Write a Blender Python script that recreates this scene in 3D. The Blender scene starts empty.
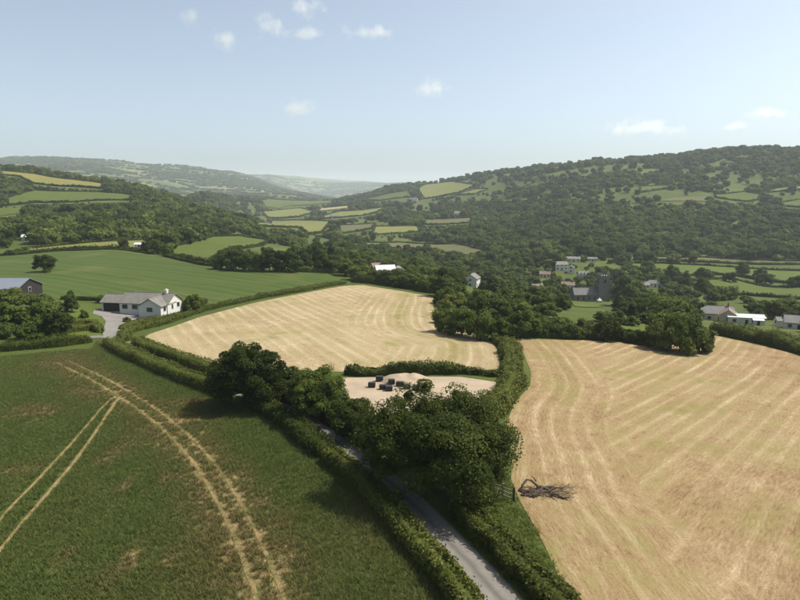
import bpy, bmesh, math, random
import numpy as np
from mathutils import Vector, Matrix
from mathutils.geometry import delaunay_2d_cdt

random.seed(11)
RNG = np.random.default_rng(7)
S = bpy.context.scene
C = S.collection

# ------------------------------------------------------------------ camera
F = 616.0                      # focal length in pixels of the 800x600 photograph
CZ = 30.0                      # camera height over the lane
PITCH = math.atan(110.0 / F)
cam_d = bpy.data.cameras.new('camera'); cam = bpy.data.objects.new('camera', cam_d); C.objects.link(cam)
cam_d.sensor_width = 36.0; cam_d.lens = F / 800 * 36.0
cam_d.clip_start = 1.0; cam_d.clip_end = 60000.0
cam.location = (0, 0, CZ); cam.rotation_euler = (math.pi / 2 - PITCH, 0, 0)
S.camera = cam

# ------------------------------------------------------------------ sky and sun
SUN_EL, SUN_AZ = math.radians(56), math.radians(14)      # azimuth measured from +X towards +Y
w = bpy.data.worlds.new('World'); S.world = w; w.use_nodes = True
nt = w.node_tree; nt.nodes.clear()
sky = nt.nodes.new('ShaderNodeTexSky'); sky.sky_type = 'NISHITA'; sky.sun_disc = False
sky.sun_elevation = SUN_EL; sky.sun_rotation = math.pi / 2 - SUN_AZ
sky.air_density = .62; sky.dust_density = 2.8; sky.ozone_density = 1.5; sky.altitude = 100
bg = nt.nodes.new('ShaderNodeBackground'); bg.inputs['Strength'].default_value = 0.15
wo = nt.nodes.new('ShaderNodeOutputWorld')
pale = nt.nodes.new('ShaderNodeHueSaturation'); pale.inputs['Saturation'].default_value = .66     # summer haze
nt.links.new(sky.outputs[0], pale.inputs['Color']); tint = nt.nodes.new('ShaderNodeMix'); tint.data_type = 'RGBA'; tint.blend_type = 'MULTIPLY'; tint.inputs[0].default_value = 1.0; tint.inputs[7].default_value = (.955, 1.02, .99, 1)
nt.links.new(pale.outputs[0], tint.inputs[6]); nt.links.new(tint.outputs[2], bg.inputs[0]); nt.links.new(bg.outputs[0], wo.inputs[0])
sun_d = bpy.data.lights.new('sun', 'SUN'); sun = bpy.data.objects.new('sun', sun_d); C.objects.link(sun)
sun_d.energy = 5.0; sun_d.angle = math.radians(0.53); sun_d.color = (1.0, 0.92, 0.79)
sv = Vector((math.cos(SUN_EL) * math.cos(SUN_AZ), math.cos(SUN_EL) * math.sin(SUN_AZ), math.sin(SUN_EL)))
sun.rotation_euler = (-sv).to_track_quat('-Z', 'Y').to_euler(); sun.location = sv * 300
S.view_settings.view_transform = 'Standard'; S.view_settings.look = 'None'
S.view_settings.exposure = 0.46; S.view_settings.gamma = 1.0; S.view_settings.use_curve_mapping = False
S.render.engine = 'CYCLES'
cy = S.cycles
cy.use_denoising = True; cy.max_bounces = 6; cy.diffuse_bounces = 3; cy.glossy_bounces = 2
cy.transmission_bounces = 3; cy.transparent_max_bounces = 6; cy.volume_bounces = 8; cy.caustics_reflective = False
cy.sample_clamp_indirect = 4.0

# ------------------------------------------------------------------ photograph pixels <-> directions
CP, SP = math.cos(PITCH), math.sin(PITCH)
def pdir(px, py):
    a, b = (px - 400) / F, (300 - py) / F
    return Vector((a, CP + b * SP, -SP + b * CP))
def atY(px, py, Y):
    d = pdir(px, py); return (d.x * Y / d.y, Y, CZ + d.z * Y / d.y)
def atH(px, py, H):
    d = pdir(px, py); k = H / -d.z; return (d.x * k, d.y * k, CZ - H)
def proj(x, y, z):
    dz = z - CZ
    dep = y * CP - dz * SP; up = y * SP + dz * CP
    dep = np.where(np.abs(dep) < 1e-3, 1e-3, dep)
    return 400 + F * x / dep, 300 - F * up / dep, dep

# ------------------------------------------------------------------ terrain height
ctrl = []
for p in [(0,600,30),(250,600,30),(480,600,30),(800,600,31),(0,450,30),(250,400,30),(400,500,30),(560,480,30),(800,450,32),
          (650,420,31.5),(0,347,30),(100,340,30.5),(200,385,30),(350,370,31),(500,345,32.5),(560,338,34),(700,350,35.5),
          (800,356,36.5),(300,330,31.5),(430,330,32.5),(560,600,30),(390,460,29.8)]:
    ctrl.append(atH(*p))
for p in [(145,313,162),(350,285,225),(250,300,185),(0,290,178),(40,273,225),(100,248,330),(0,256,300),(220,265,262),(330,270,262),
          (435,297,205),(560,312,195),(470,286,330),(600,300,370),(740,322,225),(650,320,190),(800,335,180),(565,265,500),(720,278,450),
          (660,268,520),(700,256,600),(800,290,380),(800,262,560),(700,240,700),(700,205,900),(740,197,1000),(800,196,980),(700,172,1250),
          (720,152,1520),(800,151,1500),(600,163,1560),(600,185,1150),(600,215,850),(540,170,1620),(490,176,1700),(430,247,690),(400,222,1050),(500,222,950),
          (500,196,1300),(440,191,1650),(450,181.5,1850),(424,198,1550),(370,200,1750),(395,188,2000),(370,212,1340),(300,218,1350),(260,224,1000),
          (330,242,640),(230,246,420),(280,238,620),(330,202,3000),(300,194,4000),(100,234,420),(60,238,390),(200,216,700),(100,208,620),
          (0,217,520),(70,200,720),(60,184,850),(0,176,850),(105,188,850),(33,181,870),(0,170.8,960),(35,173.8,960),(60,178,960),(105,184,960),(140,190,940),(0,203,650),(130,190,900),(200,196,1500),(150,183,3000),(60,161,4600),(0,162.5,4600),
          (120,165,4600),(180,170,4800),(250,178,5000),(210,188,3200),(300,179,7800),(350,181.5,8500),(410,184,9500),(270,176,7600)]:
    ctrl.append(atY(*p))
ctrl += [(-200,-150,4),(0,-150,3),(200,-150,0),(-1500,-1500,20),(1500,-1500,20),(0,-4000,30),(-400,100,6),(450,120,-20),(-1500,900,80),
         (1800,900,90),(-900,400,40),(-560,1500,-30),(-900,1500,0),(-400,1400,-40),(-1200,1600,-20),(800,300,-30),(-700,1500,-60),(900,2600,40),(0,2700,-45),(1800,2300,60),(-2200,6000,60),(-6000,4600,240),(-1000,6200,-20),(3000,5000,60),
         (6000,3000,100),(0,12000,60),(5000,12000,60),(-6000,12000,150),(-13000,0,150),(13000,0,150),(0,-13000,100),(100,420,-36),(250,420,-37)]
ctrl = np.array(ctrl)
def warp(x, y):
    r = np.sqrt(x * x + y * y) + 1e-6
    k = np.log1p(r / 120.0) / r
    return np.stack([x * k, y * k], -1)
def _U(r2): return np.where(r2 > 1e-12, r2 * np.log(np.maximum(r2, 1e-12)), 0.0)
_W = warp(ctrl[:, 0], ctrl[:, 1]); _n = len(_W)
_K = _U(((_W[:, None] - _W[None]) ** 2).sum(-1)) + np.eye(_n) * 1e-4
_Pm = np.hstack([np.ones((_n, 1)), _W])
_sol = np.linalg.solve(np.block([[_K, _Pm], [_Pm.T, np.zeros((3, 3))]]), np.concatenate([ctrl[:, 2], np.zeros(3)]))
def vnoise(x, y, seed=0):
    xi, yi = np.floor(x), np.floor(y); fx, fy = x - xi, y - yi
    fx = fx * fx * (3 - 2 * fx); fy = fy * fy * (3 - 2 * fy)
    def h(a, b):
        v = np.sin(a * 127.1 + b * 311.7 + seed * 74.7) * 43758.5453; return v - np.floor(v)
    return (h(xi, yi) * (1 - fx) + h(xi + 1, yi) * fx) * (1 - fy) + (h(xi, yi + 1) * (1 - fx) + h(xi + 1, yi + 1) * fx) * fy
def height(x, y):
    x = np.atleast_1d(np.asarray(x, float)); y = np.atleast_1d(np.asarray(y, float))
    out = np.empty(x.shape)
    for i in range(0, len(x), 20000):
        xs, ys = x[i:i + 20000], y[i:i + 20000]
        wv = warp(xs, ys)
        d2 = ((wv[:, None] - _W[None]) ** 2).sum(-1)
        z = _U(d2) @ _sol[:_n] + _sol[_n] + wv @ _sol[_n + 1:]
        r = np.sqrt(xs * xs + ys * ys)
        amp = np.clip((r - 1100) / 2500, 0, 1.5) * 20
        z += amp * (vnoise(xs / 420, ys / 420, 1) - .5 + .5 * (vnoise(xs / 170, ys / 170, 2) - .5))
        z += 0.25 * (vnoise(xs / 17, ys / 17, 3) - .5)
        out[i:i + 20000] = z
    return out
def hz(x, y): return float(height([x], [y])[0])
_ts = np.geomspace(12, 14000, 900)
def ground(px, py):
    """first point of the land seen through a pixel of the photograph"""
    d = pdir(px, py)
    ys = _ts * d.y; xs = _ts * d.x; zs = CZ + _ts * d.z
    below = np.nonzero(zs < height(xs, ys))[0]
    if len(below) == 0: return Vector((xs[-1], ys[-1], 0))
    k = below[0]; a, b = _ts[max(k - 1, 0)], _ts[k]
    for _ in range(22):
        m = (a + b) / 2
        if CZ + m * d.z < hz(m * d.x, m * d.y): b = m
        else: a = m
    return Vector((b * d.x, b * d.y, hz(b * d.x, b * d.y)))

# ------------------------------------------------------------------ mesh helpers
def mesh_np(name, V, Q, mat=None, attrs=None, smooth=False):
    """V (n,3), Q (m,k) faces of k corners each"""
    V = np.asarray(V, np.float32); Q = np.asarray(Q, np.int32)
    me = bpy.data.meshes.new(name)
    me.vertices.add(len(V)); me.vertices.foreach_set('co', V.ravel())
    m, k = Q.shape
    me.loops.add(m * k); me.loops.foreach_set('vertex_index', Q.ravel())
    me.polygons.add(m)
    me.polygons.foreach_set('loop_start', np.arange(0, m * k, k, dtype=np.int32))
    me.update(calc_edges=True)
    if smooth: me.polygons.foreach_set('use_smooth', np.ones(m, bool))
    for a, v in (attrs or {}).items():
        at = me.attributes.new(a, 'FLOAT', 'POINT'); at.data.foreach_set('value', np.asarray(v, np.float32))
    if mat: me.materials.append(mat)
    me.validate(); return me
def obj(name, me, parent=None, loc=None, rz=0):
    o = bpy.data.objects.new(name, me); C.objects.link(o)
    if parent: o.parent = parent
    if loc is not None: o.location = loc
    if rz: o.rotation_euler.z = rz
    return o
def tag(o, label=None, cat=None, group=None, kind=None):
    if label: o['label'] = label
    if cat: o['category'] = cat
    if group: o['group'] = group
    if kind: o['kind'] = kind
    return o
class MB:
    """collects shapes of one part"""
    def __init__(s): s.v = []; s.f = []
    def poly(s, vs, fs):
        b = len(s.v); s.v += [tuple(v) for v in vs]; s.f += [tuple(i + b for i in f) for f in fs]; return s
    def box(s, x0, x1, y0, y1, z0, z1):
        return s.poly([(x0,y0,z0),(x1,y0,z0),(x1,y1,z0),(x0,y1,z0),(x0,y0,z1),(x1,y0,z1),(x1,y1,z1),(x0,y1,z1)],
                      [(0,3,2,1),(4,5,6,7),(0,1,5,4),(1,2,6,5),(2,3,7,6),(3,0,4,7)])
    def tube(s, pts, rad, n=6, cap=True):
        pts = [Vector(p) for p in pts]; b = len(s.v)
        for i, p in enumerate(pts):
            t = (pts[min(i + 1, len(pts) - 1)] - pts[max(i - 1, 0)]).normalized()
            a = t.orthogonal().normalized() if i == 0 else (a - t * a.dot(t)).normalized()
            c = t.cross(a)
            for k in range(n):
                th = 2 * math.pi * k / n; s.v.append(tuple(p + (a * math.cos(th) + c * math.sin(th)) * rad[i]))
        for i in range(len(pts) - 1):
            for k in range(n):
                s.f.append((b + i*n + k, b + i*n + (k+1) % n, b + (i+1)*n + (k+1) % n, b + (i+1)*n + k))
        if cap: s.f.append(tuple(b + k for k in range(n))[::-1]); s.f.append(tuple(b + (len(pts)-1)*n + k for k in range(n)))
        return s
    def mesh(s, name, mat, bevel=0, smooth=False):
        me = bpy.data.meshes.new(name); me.from_pydata(s.v, [], s.f)
        if bevel:
            bm = bmesh.new(); bm.from_mesh(me)
            bmesh.ops.bevel(bm, geom=bm.edges[:], offset=bevel, segments=2, affect='EDGES', profile=.6)
            bm.to_mesh(me); bm.free()
        if smooth: me.polygons.foreach_set('use_smooth', np.ones(len(me.polygons), bool))
        me.materials.append(mat); me.update(); return me
    def build(s, name, mat, parent=None, **k):
        return obj(name, s.mesh(name, mat, **k), parent)
def empty(name, loc, rz=0):
    o = bpy.data.objects.new(name, None); C.objects.link(o); o.location = loc; o.rotation_euler.z = rz
    o.empty_display_size = .5; return o
def smooth_line(pts, step=1.0):
    """Catmull-Rom through xy points, even steps"""
    P = [np.array(p[:2], float) for p in pts]
    P = [2 * P[0] - P[1]] + P + [2 * P[-1] - P[-2]]
    out = []
    for i in range(1, len(P) - 2):
        n = max(2, int(np.linalg.norm(P[i+1] - P[i]) / step * 2))
        for t in np.linspace(0, 1, n, endpoint=False):
            a, b, c, d = P[i-1], P[i], P[i+1], P[i+2]
            out.append(.5 * (2*b + (c-a)*t + (2*a-5*b+4*c-d)*t*t + (3*b-a-3*c+d)*t**3))
    out.append(P[-2]); out = np.array(out)
    s = np.concatenate([[0], np.cumsum(np.linalg.norm(np.diff(out, axis=0), axis=1))])
    m = max(3, int(s[-1] / step) + 1); q = np.linspace(0, s[-1], m)
    return np.stack([np.interp(q, s, out[:, 0]), np.interp(q, s, out[:, 1])], -1)
def gline(pix, step=1.0):
    return smooth_line([ground(*p) if len(p) == 2 else atY(*p) for p in pix], step)
def frames(L):
    t = np.gradient(L, axis=0); t /= np.linalg.norm(t, axis=1)[:, None] + 1e-9
    return t, np.stack([t[:, 1], -t[:, 0]], -1)              # tangent, right-hand normal
def dist_line(X, Y, L):
    """distance to a polyline, arc position"""
    best = np.full(X.shape, 1e9); arc = np.zeros(X.shape); s0 = 0
    for a, b in zip(L[:-1], L[1:]):
        ab = b - a; l2 = (ab ** 2).sum() + 1e-9
        t = np.clip(((X - a[0]) * ab[0] + (Y - a[1]) * ab[1]) / l2, 0, 1)
        d = np.hypot(X - a[0] - t * ab[0], Y - a[1] - t * ab[1]); m = d < best
        best[m] = d[m]; arc[m] = s0 + t[m] * math.sqrt(l2); s0 += math.sqrt(l2)
    return best, arc
def inside(X, Y, P):
    c = np.zeros(X.shape, bool); n = len(P)
    for i in range(n):
        x0, y0 = P[i][:2]; x1, y1 = P[(i + 1) % n][:2]
        if y0 == y1: continue
        c ^= ((y0 > Y) != (y1 > Y)) & (X < (x1 - x0) * (Y - y0) / (y1 - y0) + x0)
    return c
def sheet(name, poly, grid, mat, off, attrs=None):
    """a sheet of land with the outline poly (world xy) draped over the terrain"""
    P = np.array([p[:2] for p in poly], float)
    B = []
    for a, b in zip(P, np.roll(P, -1, axis=0)):
        n = max(1, int(np.linalg.norm(b - a) / grid))
        for k in range(n): B.append(a + (b - a) * k / n)
    B = np.array(B); nb = len(B)
    gx, gy = np.meshgrid(np.arange(P[:, 0].min(), P[:, 0].max(), grid), np.arange(P[:, 1].min(), P[:, 1].max(), grid))
    gx[::2] += grid / 2
    X, Y = gx.ravel(), gy.ravel(); m = inside(X, Y, P); X, Y = X[m], Y[m]
    if len(X):
        dd, _ = dist_line(X, Y, np.vstack([B, B[:1]])); m = dd > grid * .35; X, Y = X[m], Y[m]
    V = [Vector(b) for b in B] + [Vector((x, y)) for x, y in zip(X, Y)]
    r = delaunay_2d_cdt(V, [(i, (i + 1) % nb) for i in range(nb)], [], 1, 1e-5)
    xy = np.array([tuple(v) for v in r[0]]); T = np.array([f for f in r[2] if len(f) == 3], np.int32)
    z = height(xy[:, 0], xy[:, 1]) + off * (1 if np.isscalar(off) else 1)
    a, b, c = xy[T[:, 0]], xy[T[:, 1]], xy[T[:, 2]]
    flip = ((b - a)[:, 0] * (c - a)[:, 1] - (b - a)[:, 1] * (c - a)[:, 0]) < 0
    T[flip] = T[flip][:, ::-1]
    at = attrs(xy[:, 0], xy[:, 1]) if attrs else None
    me = mesh_np(name, np.column_stack([xy, z]), T, mat, at, True)
    return tag(obj(name, me), kind='structure')
def strip(name, L, hw, mat, off, n=8):
    """a draped band along line L, attributes u (-1..1 across) and v (metres along)"""
    t, nr = frames(L); hw = np.broadcast_to(hw, (len(L),))
    us = np.linspace(-1, 1, n + 1)
    XY = L[:, None] + nr[:, None] * (us[None, :, None] * hw[:, None, None])
    X, Y = XY[..., 0].ravel(), XY[..., 1].ravel()
    V = np.column_stack([X, Y, height(X, Y) + off])
    m = len(L); i = np.arange(m - 1)[:, None] * (n + 1) + np.arange(n)[None]
    Q = np.stack([i, i + 1, i + n + 2, i + n + 1], -1).reshape(-1, 4)
    s = np.concatenate([[0], np.cumsum(np.linalg.norm(np.diff(L, axis=0), axis=1))])
    me = mesh_np(name, V, Q, mat, {'u': np.tile(us, m), 'v': np.repeat(s, n + 1)}, True)
    return tag(obj(name, me), kind='structure')

# ------------------------------------------------------------------ materials
def nodes(name):
    m = bpy.data.materials.new(name); m.use_nodes = True
    t = m.node_tree; t.nodes.clear()
    o = t.nodes.new('ShaderNodeOutputMaterial')
    return m, t, o
AL = .80         # the photograph's surfaces against the sun's strength
class NB:
    def __init__(s, t): s.t = t
    def n(s, typ, **k):
        x = s.t.nodes.new(typ)
        for a, v in k.items(): setattr(x, a, v)
        return x
    def l(s, a, b): s.t.links.new(a, b)
    def val(s, sock, v):
        if hasattr(v, 'is_output'): s.l(v, sock)
        else: sock.default_value = v
    def math(s, op, a, b=0.0, clamp=False):
        x = s.n('ShaderNodeMath', operation=op, use_clamp=clamp); s.val(x.inputs[0], a); s.val(x.inputs[1], b); return x.outputs[0]
    def attr(s, name): return s.n('ShaderNodeAttribute', attribute_name=name).outputs['Fac']
    def pos(s): return s.n('ShaderNodeNewGeometry').outputs['Position']
    def noise(s, scale, detail=3, vec=None, rough=.55, dim='3D'):
        x = s.n('ShaderNodeTexNoise', noise_dimensions=dim); x.inputs['Scale'].default_value = scale; x.inputs['Detail'].default_value = detail
        x.inputs['Roughness'].default_value = rough
        s.l(vec if vec is not None else s.pos(), x.inputs['Vector']); return x.outputs['Fac']
    def ramp(s, fac, stops):
        x = s.n('ShaderNodeValToRGB'); s.val(x.inputs[0], fac)
        e = x.color_ramp.elements
        while len(e) < len(stops): e.new(0.5)
        for q, (p, c) in zip(e, stops): q.position = p; q.color = (*[AL * v for v in c[:3]], 1)
        return x.outputs[0]
    def rng(s, v, a, b, c=0.0, d=1.0):
        x = s.n('ShaderNodeMapRange'); s.val(x.inputs[0], v)
        for i, q in enumerate((a, b, c, d)): x.inputs[i + 1].default_value = q
        return x.outputs[0]
    def mix(s, f, a, b, mode='MIX'):
        x = s.n('ShaderNodeMix', data_type='RGBA', blend_type=mode)
        s.val(x.inputs[0], f)
        for sock, v in ((x.inputs[6], a), (x.inputs[7], b)):
            if hasattr(v, 'is_output'): s.l(v, sock)
            else: sock.default_value = (*v, 1)
        return x.outputs[2]
    def comb(s, x=0.0, y=0.0, z=0.0):
        q = s.n('ShaderNodeCombineXYZ')
        for i, v in enumerate((x, y, z)): s.val(q.inputs[i], v)
        return q.outputs[0]
    def bsdf(s, col, rough=.9, spec=.2, bump=None, bstr=.5, bdist=.1, out=None, metallic=0):
        b = s.n('ShaderNodeBsdfPrincipled'); s.val(b.inputs['Base Color'], (*col, 1) if isinstance(col, tuple) else col)
        s.val(b.inputs['Roughness'], rough); b.inputs['Specular IOR Level'].default_value = spec; b.inputs['Metallic'].default_value = metallic
        if bump is not None:
            k = s.n('ShaderNodeBump'); k.inputs['Strength'].default_value = bstr; k.inputs['Distance'].default_value = bdist
            s.l(bump, k.inputs['Height']); s.l(k.outputs[0], b.inputs['Normal'])
        if out: s.l(b.outputs[0], out.inputs[0])
        return b

def m_plain(name, col, rough=.8, var=.25, scale=1.5, spec=.2, metallic=0, bump=.0, objspace=True):
    m, t, o = nodes(name); b = NB(t)
    tc = b.n('ShaderNodeTexCoord').outputs['Object']
    n1 = b.noise(scale, 4, tc); n2 = b.noise(scale * 9, 3, tc)
    f = b.math('ADD', b.math('MULTIPLY', n1, .65), b.math('MULTIPLY', n2, .35))
    c = b.ramp(f, [(.25, tuple(x * (1 - var) for x in col)), (.75, tuple(min(1, x * (1 + var)) for x in col))])
    b.bsdf(c, rough, spec, n2 if bump else None, bump, .02, o, metallic)
    return m

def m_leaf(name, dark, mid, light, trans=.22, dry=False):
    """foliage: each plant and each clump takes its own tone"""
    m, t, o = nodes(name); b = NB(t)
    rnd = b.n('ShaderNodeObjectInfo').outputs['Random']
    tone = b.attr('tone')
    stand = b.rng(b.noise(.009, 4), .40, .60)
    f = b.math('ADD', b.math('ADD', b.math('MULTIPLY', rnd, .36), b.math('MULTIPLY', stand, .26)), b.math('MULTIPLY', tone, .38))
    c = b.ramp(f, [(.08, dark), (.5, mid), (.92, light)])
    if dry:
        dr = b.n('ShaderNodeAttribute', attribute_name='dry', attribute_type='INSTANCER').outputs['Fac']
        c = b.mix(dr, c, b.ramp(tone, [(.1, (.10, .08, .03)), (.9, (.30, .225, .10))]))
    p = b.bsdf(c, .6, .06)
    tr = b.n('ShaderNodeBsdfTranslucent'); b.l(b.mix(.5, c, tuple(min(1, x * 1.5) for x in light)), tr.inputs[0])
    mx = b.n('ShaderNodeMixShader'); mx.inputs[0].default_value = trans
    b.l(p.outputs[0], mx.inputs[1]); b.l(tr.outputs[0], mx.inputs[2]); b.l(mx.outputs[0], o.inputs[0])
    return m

def m_terrain():
    m, t, o = nodes('rough_grassland'); b = NB(t)
    pos = b.pos()
    n1, n2, n3 = b.noise(.012, 4), b.noise(.15, 4), b.noise(2.2, 3)
    f = b.math('ADD', b.math('MULTIPLY', n1, .5), b.math('ADD', b.math('MULTIPLY', n2, .3), b.math('MULTIPLY', n3, .2)))
    near = b.ramp(f, [(.3, (.040, .060, .012)), (.5, (.072, .095, .021)), (.7, (.13, .135, .042))])
    v = b.n('ShaderNodeTexVoronoi', voronoi_dimensions='2D'); v.inputs['Scale'].default_value = 1 / 170; b.l(pos, v.inputs['Vector'])
    cell = b.n('ShaderNodeSeparateColor'); b.l(v.outputs['Color'], cell.inputs[0])
    fld = b.ramp(cell.outputs[0], [(0, (.05, .08, .022)), (.35, (.08, .115, .032)), (.6, (.12, .145, .045)), (.8, (.17, .165, .07)), (1, (.26, .21, .11))])
    d = b.n('ShaderNodeVectorMath', operation='LENGTH'); b.l(pos, d.inputs[0])
    far = b.rng(d.outputs['Value'], 1900, 2300)
    c = b.mix(far, near, b.mix(b.rng(n2, .3, .7, .0, .35), fld, near))
    b.bsdf(c, .95, .1, n3, .4, .3, o)
    return m

def m_pasture(name, a, bcol, streak=.0, ang=0.0, rows=0.0):
    m, t, o = nodes(name); b = NB(t)
    n1, n2, n3 = b.noise(.02, 3), b.noise(.16, 4), b.noise(1.6, 3)
    f = b.math('ADD', b.math('MULTIPLY', n1, .45), b.math('ADD', b.math('MULTIPLY', n2, .35), b.math('MULTIPLY', n3, .2)))
    c = b.ramp(f, [(.3, a), (.7, bcol)])
    if streak:
        sp = b.n('ShaderNodeSeparateXYZ'); b.l(b.pos(), sp.inputs[0])
        u = b.math('ADD', b.math('MULTIPLY', sp.outputs[0], math.cos(ang)), b.math('MULTIPLY', sp.outputs[1], math.sin(ang)))
        v = b.math('SUBTRACT', b.math('MULTIPLY', sp.outputs[1], math.cos(ang)), b.math('MULTIPLY', sp.outputs[0], math.sin(ang)))
        st = b.noise(1.0, 3, b.comb(b.math('MULTIPLY', u, .28), b.math('MULTIPLY', v, .012)))
        c = b.mix(b.rng(st, .35, .65, 0, streak), c, tuple(x * .55 for x in a))
        if rows:
            uu = b.math('ADD', u, b.math('MULTIPLY', n1, 9.0))
            sn = b.math('SINE', b.math('MULTIPLY', uu, 2 * math.pi / 6.0)); ln_ = b.math('SINE', b.math('MULTIPLY', uu, 2 * math.pi / 18.0))
            c = b.mix(b.rng(sn, -.6, .9, 0, rows), c, tuple(min(1, x * 1.5) for x in bcol))
            c = b.mix(b.rng(ln_, .965, .995, 0, rows * 1.6), c, (.13, .12, .05))
            c = b.mix(b.rng(b.noise(.035, 5), .56, .72, 0, .4), c, (.12, .115, .04))
    b.bsdf(c, .95, .1, n3, .35, .25, o)
    return m

def m_wheat_ground():
    m, t, o = nodes('crop_ground'); b = NB(t)
    n1, n2, n3 = b.noise(.05, 3), b.noise(.35, 4), b.noise(3.0, 3)
    f = b.math('ADD', b.math('MULTIPLY', n1, .4), b.math('ADD', b.math('MULTIPLY', n2, .3), b.math('MULTIPLY', n3, .3)))
    c = b.ramp(f, [(.3, (.045, .062, .015)), (.5, (.066, .085, .022)), (.7, (.10, .11, .034))])
    bare = b.attr('bare')
    k = b.math('ADD', bare, b.rng(b.noise(.8, 4), .3, .7, -.35, .35))
    c = b.mix(b.rng(k, .25, .75), c, b.ramp(n3, [(.3, (.17, .115, .055)), (.7, (.33, .245, .125))]))
    b.bsdf(c, .95, .1, n3, .5, .2, o)
    return m

def m_stubble(name, cols, green=.35):
    """mown hay field: swaths across attributes u1 (headland) or u2 (body of the field)"""
    m, t, o = nodes(name); b = NB(t)
    head = b.math('ADD', b.attr('head'), b.math('MULTIPLY', b.math('SUBTRACT', b.noise(.35, 4), .5), 1.6)); hf = b.rng(head, .3, .7); gr = b.attr('green')
    wob = b.math('MULTIPLY', b.math('SUBTRACT', b.noise(.05, 3), .5), 1.2)
    def pat(un, vn):
        u, v = b.math('ADD', b.attr(un), wob), b.attr(vn)
        fine = b.noise(1.0, 5, b.comb(b.math('MULTIPLY', u, 4.2), b.math('MULTIPLY', v, .7)), .75)
        sw = b.noise(1.0, 3, b.comb(b.math('MULTIPLY', u, .62), b.math('MULTIPLY', v, .035)), .55)
        wv = b.math('SUBTRACT', b.math('POWER', b.math('ABSOLUTE', b.math('SINE', b.math('MULTIPLY', u, math.pi / 2.3))), 5.0), .3)
        return fine, sw, wv
    A, B_ = pat('u1', 'v1'), pat('u2', 'v2')
    def mx(i):
        q = b.n('ShaderNodeMix', data_type='FLOAT'); b.l(hf, q.inputs[0]); b.l(B_[i], q.inputs[2]); b.l(A[i], q.inputs[3]); return q.outputs[0]
    fine, sw, wv = mx(0), mx(1), mx(2)
    broad = b.noise(.03, 4); mid = b.noise(.28, 5, rough=.62); tiny = b.noise(6.5, 4, rough=.8); patch = b.noise(.085, 4)
    f = b.math('MULTIPLY', fine, .30)
    for q, k in ((sw, .14), (broad, .12), (mid, .16), (tiny, .28)): f = b.math('ADD', f, b.math('MULTIPLY', q, k))
    f = b.math('ADD', f, b.math('MULTIPLY', b.math('MULTIPLY', wv, b.rng(sw, .35, .6)), .042))
    c = b.ramp(f, [(.41, cols[0]), (.47, cols[1]), (.53, cols[2]), (.60, cols[3])])
    g = b.math('ADD', b.math('ADD', b.rng(broad, .42, .62, 0, .6), b.math('MULTIPLY', wv, -.24)), b.rng(patch, .45, .66, 0, .75))
    g = b.math('MULTIPLY', b.math('MULTIPLY', g, b.rng(b.math('ADD', fine, b.math('SUBTRACT', mid, .5)), .38, .62)), green)
    g = b.math('ADD', g, b.math('MULTIPLY', gr, b.rng(mid, .35, .6, .35, .9)), clamp=True)
    c = b.mix(g, c, b.ramp(fine, [(.3, (.13, .122, .033)), (.7, (.27, .235, .085))]))
    b.bsdf(c, .95, .1, b.math('ADD', fine, b.math('MULTIPLY', tiny, .8)), .6, .14, o)
    return m

def m_road():
    m, t, o = nodes('worn_asphalt'); b = NB(t)
    u, v = b.attr('u'), b.attr('v')
    n1, n2, n3 = b.noise(.5, 4), b.noise(4, 4), b.noise(22, 2)
    f = b.math('ADD', b.math('MULTIPLY', n1, .4), b.math('ADD', b.math('MULTIPLY', n2, .35), b.math('MULTIPLY', n3, .25)))
    c = b.ramp(f, [(.3, (.15, .14, .125)), (.7, (.25, .235, .21))])
    w1 = b.math('ABSOLUTE', b.math('ADD', b.math('SUBTRACT', u, .12), b.math('MULTIPLY', b.math('SUBTRACT', b.noise(1.0, 3, b.comb(0.0, b.math('MULTIPLY', v, .15))), .5), .5)))
    c = b.mix(b.rng(w1, .02, .26, .75, 0), c, (.075, .073, .068))
    e = b.math('ADD', b.math('ABSOLUTE', u), b.math('MULTIPLY', b.math('SUBTRACT', n2, .5), .35))
    c = b.mix(b.rng(e, .82, 1.0), c, (.06, .065, .025))
    b.bsdf(c, .9, .25, n3, .3, .01, o)
    return m

def m_rut(name, lo, hi):
    m, t, o = nodes(name); b = NB(t)
    n1, n2, n3 = b.noise(.45, 4), b.noise(2.5, 4), b.noise(9, 2)
    c = b.ramp(n3, [(.3, (.19, .13, .06)), (.7, (.34, .25, .13))])
    c = b.mix(b.rng(b.math('ADD', b.math('MULTIPLY', n1, .6), b.math('MULTIPLY', n2, .4)), lo, hi), (.085, .085, .028), c)
    b.bsdf(c, .95, .1, n3, .5, .1, o)
    return m

def m_roof(name, a, c2, row=.28, moss=.3):
    m, t, o = nodes(name); b = NB(t)
    tc = b.n('ShaderNodeTexCoord').outputs['Object']
    n1, n2 = b.noise(.7, 4, tc), b.noise(5, 3, tc)
    c = b.ramp(b.math('ADD', b.math('MULTIPLY', n1, .55), b.math('MULTIPLY', n2, .45)), [(.3, a), (.7, c2)])
    c = b.mix(b.rng(b.noise(1.3, 4, tc), .55, .75, 0, moss), c, (.12, .11, .06))
    b.bsdf(c, .75, .3, n2, .3, .03, o)
    return m

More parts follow.
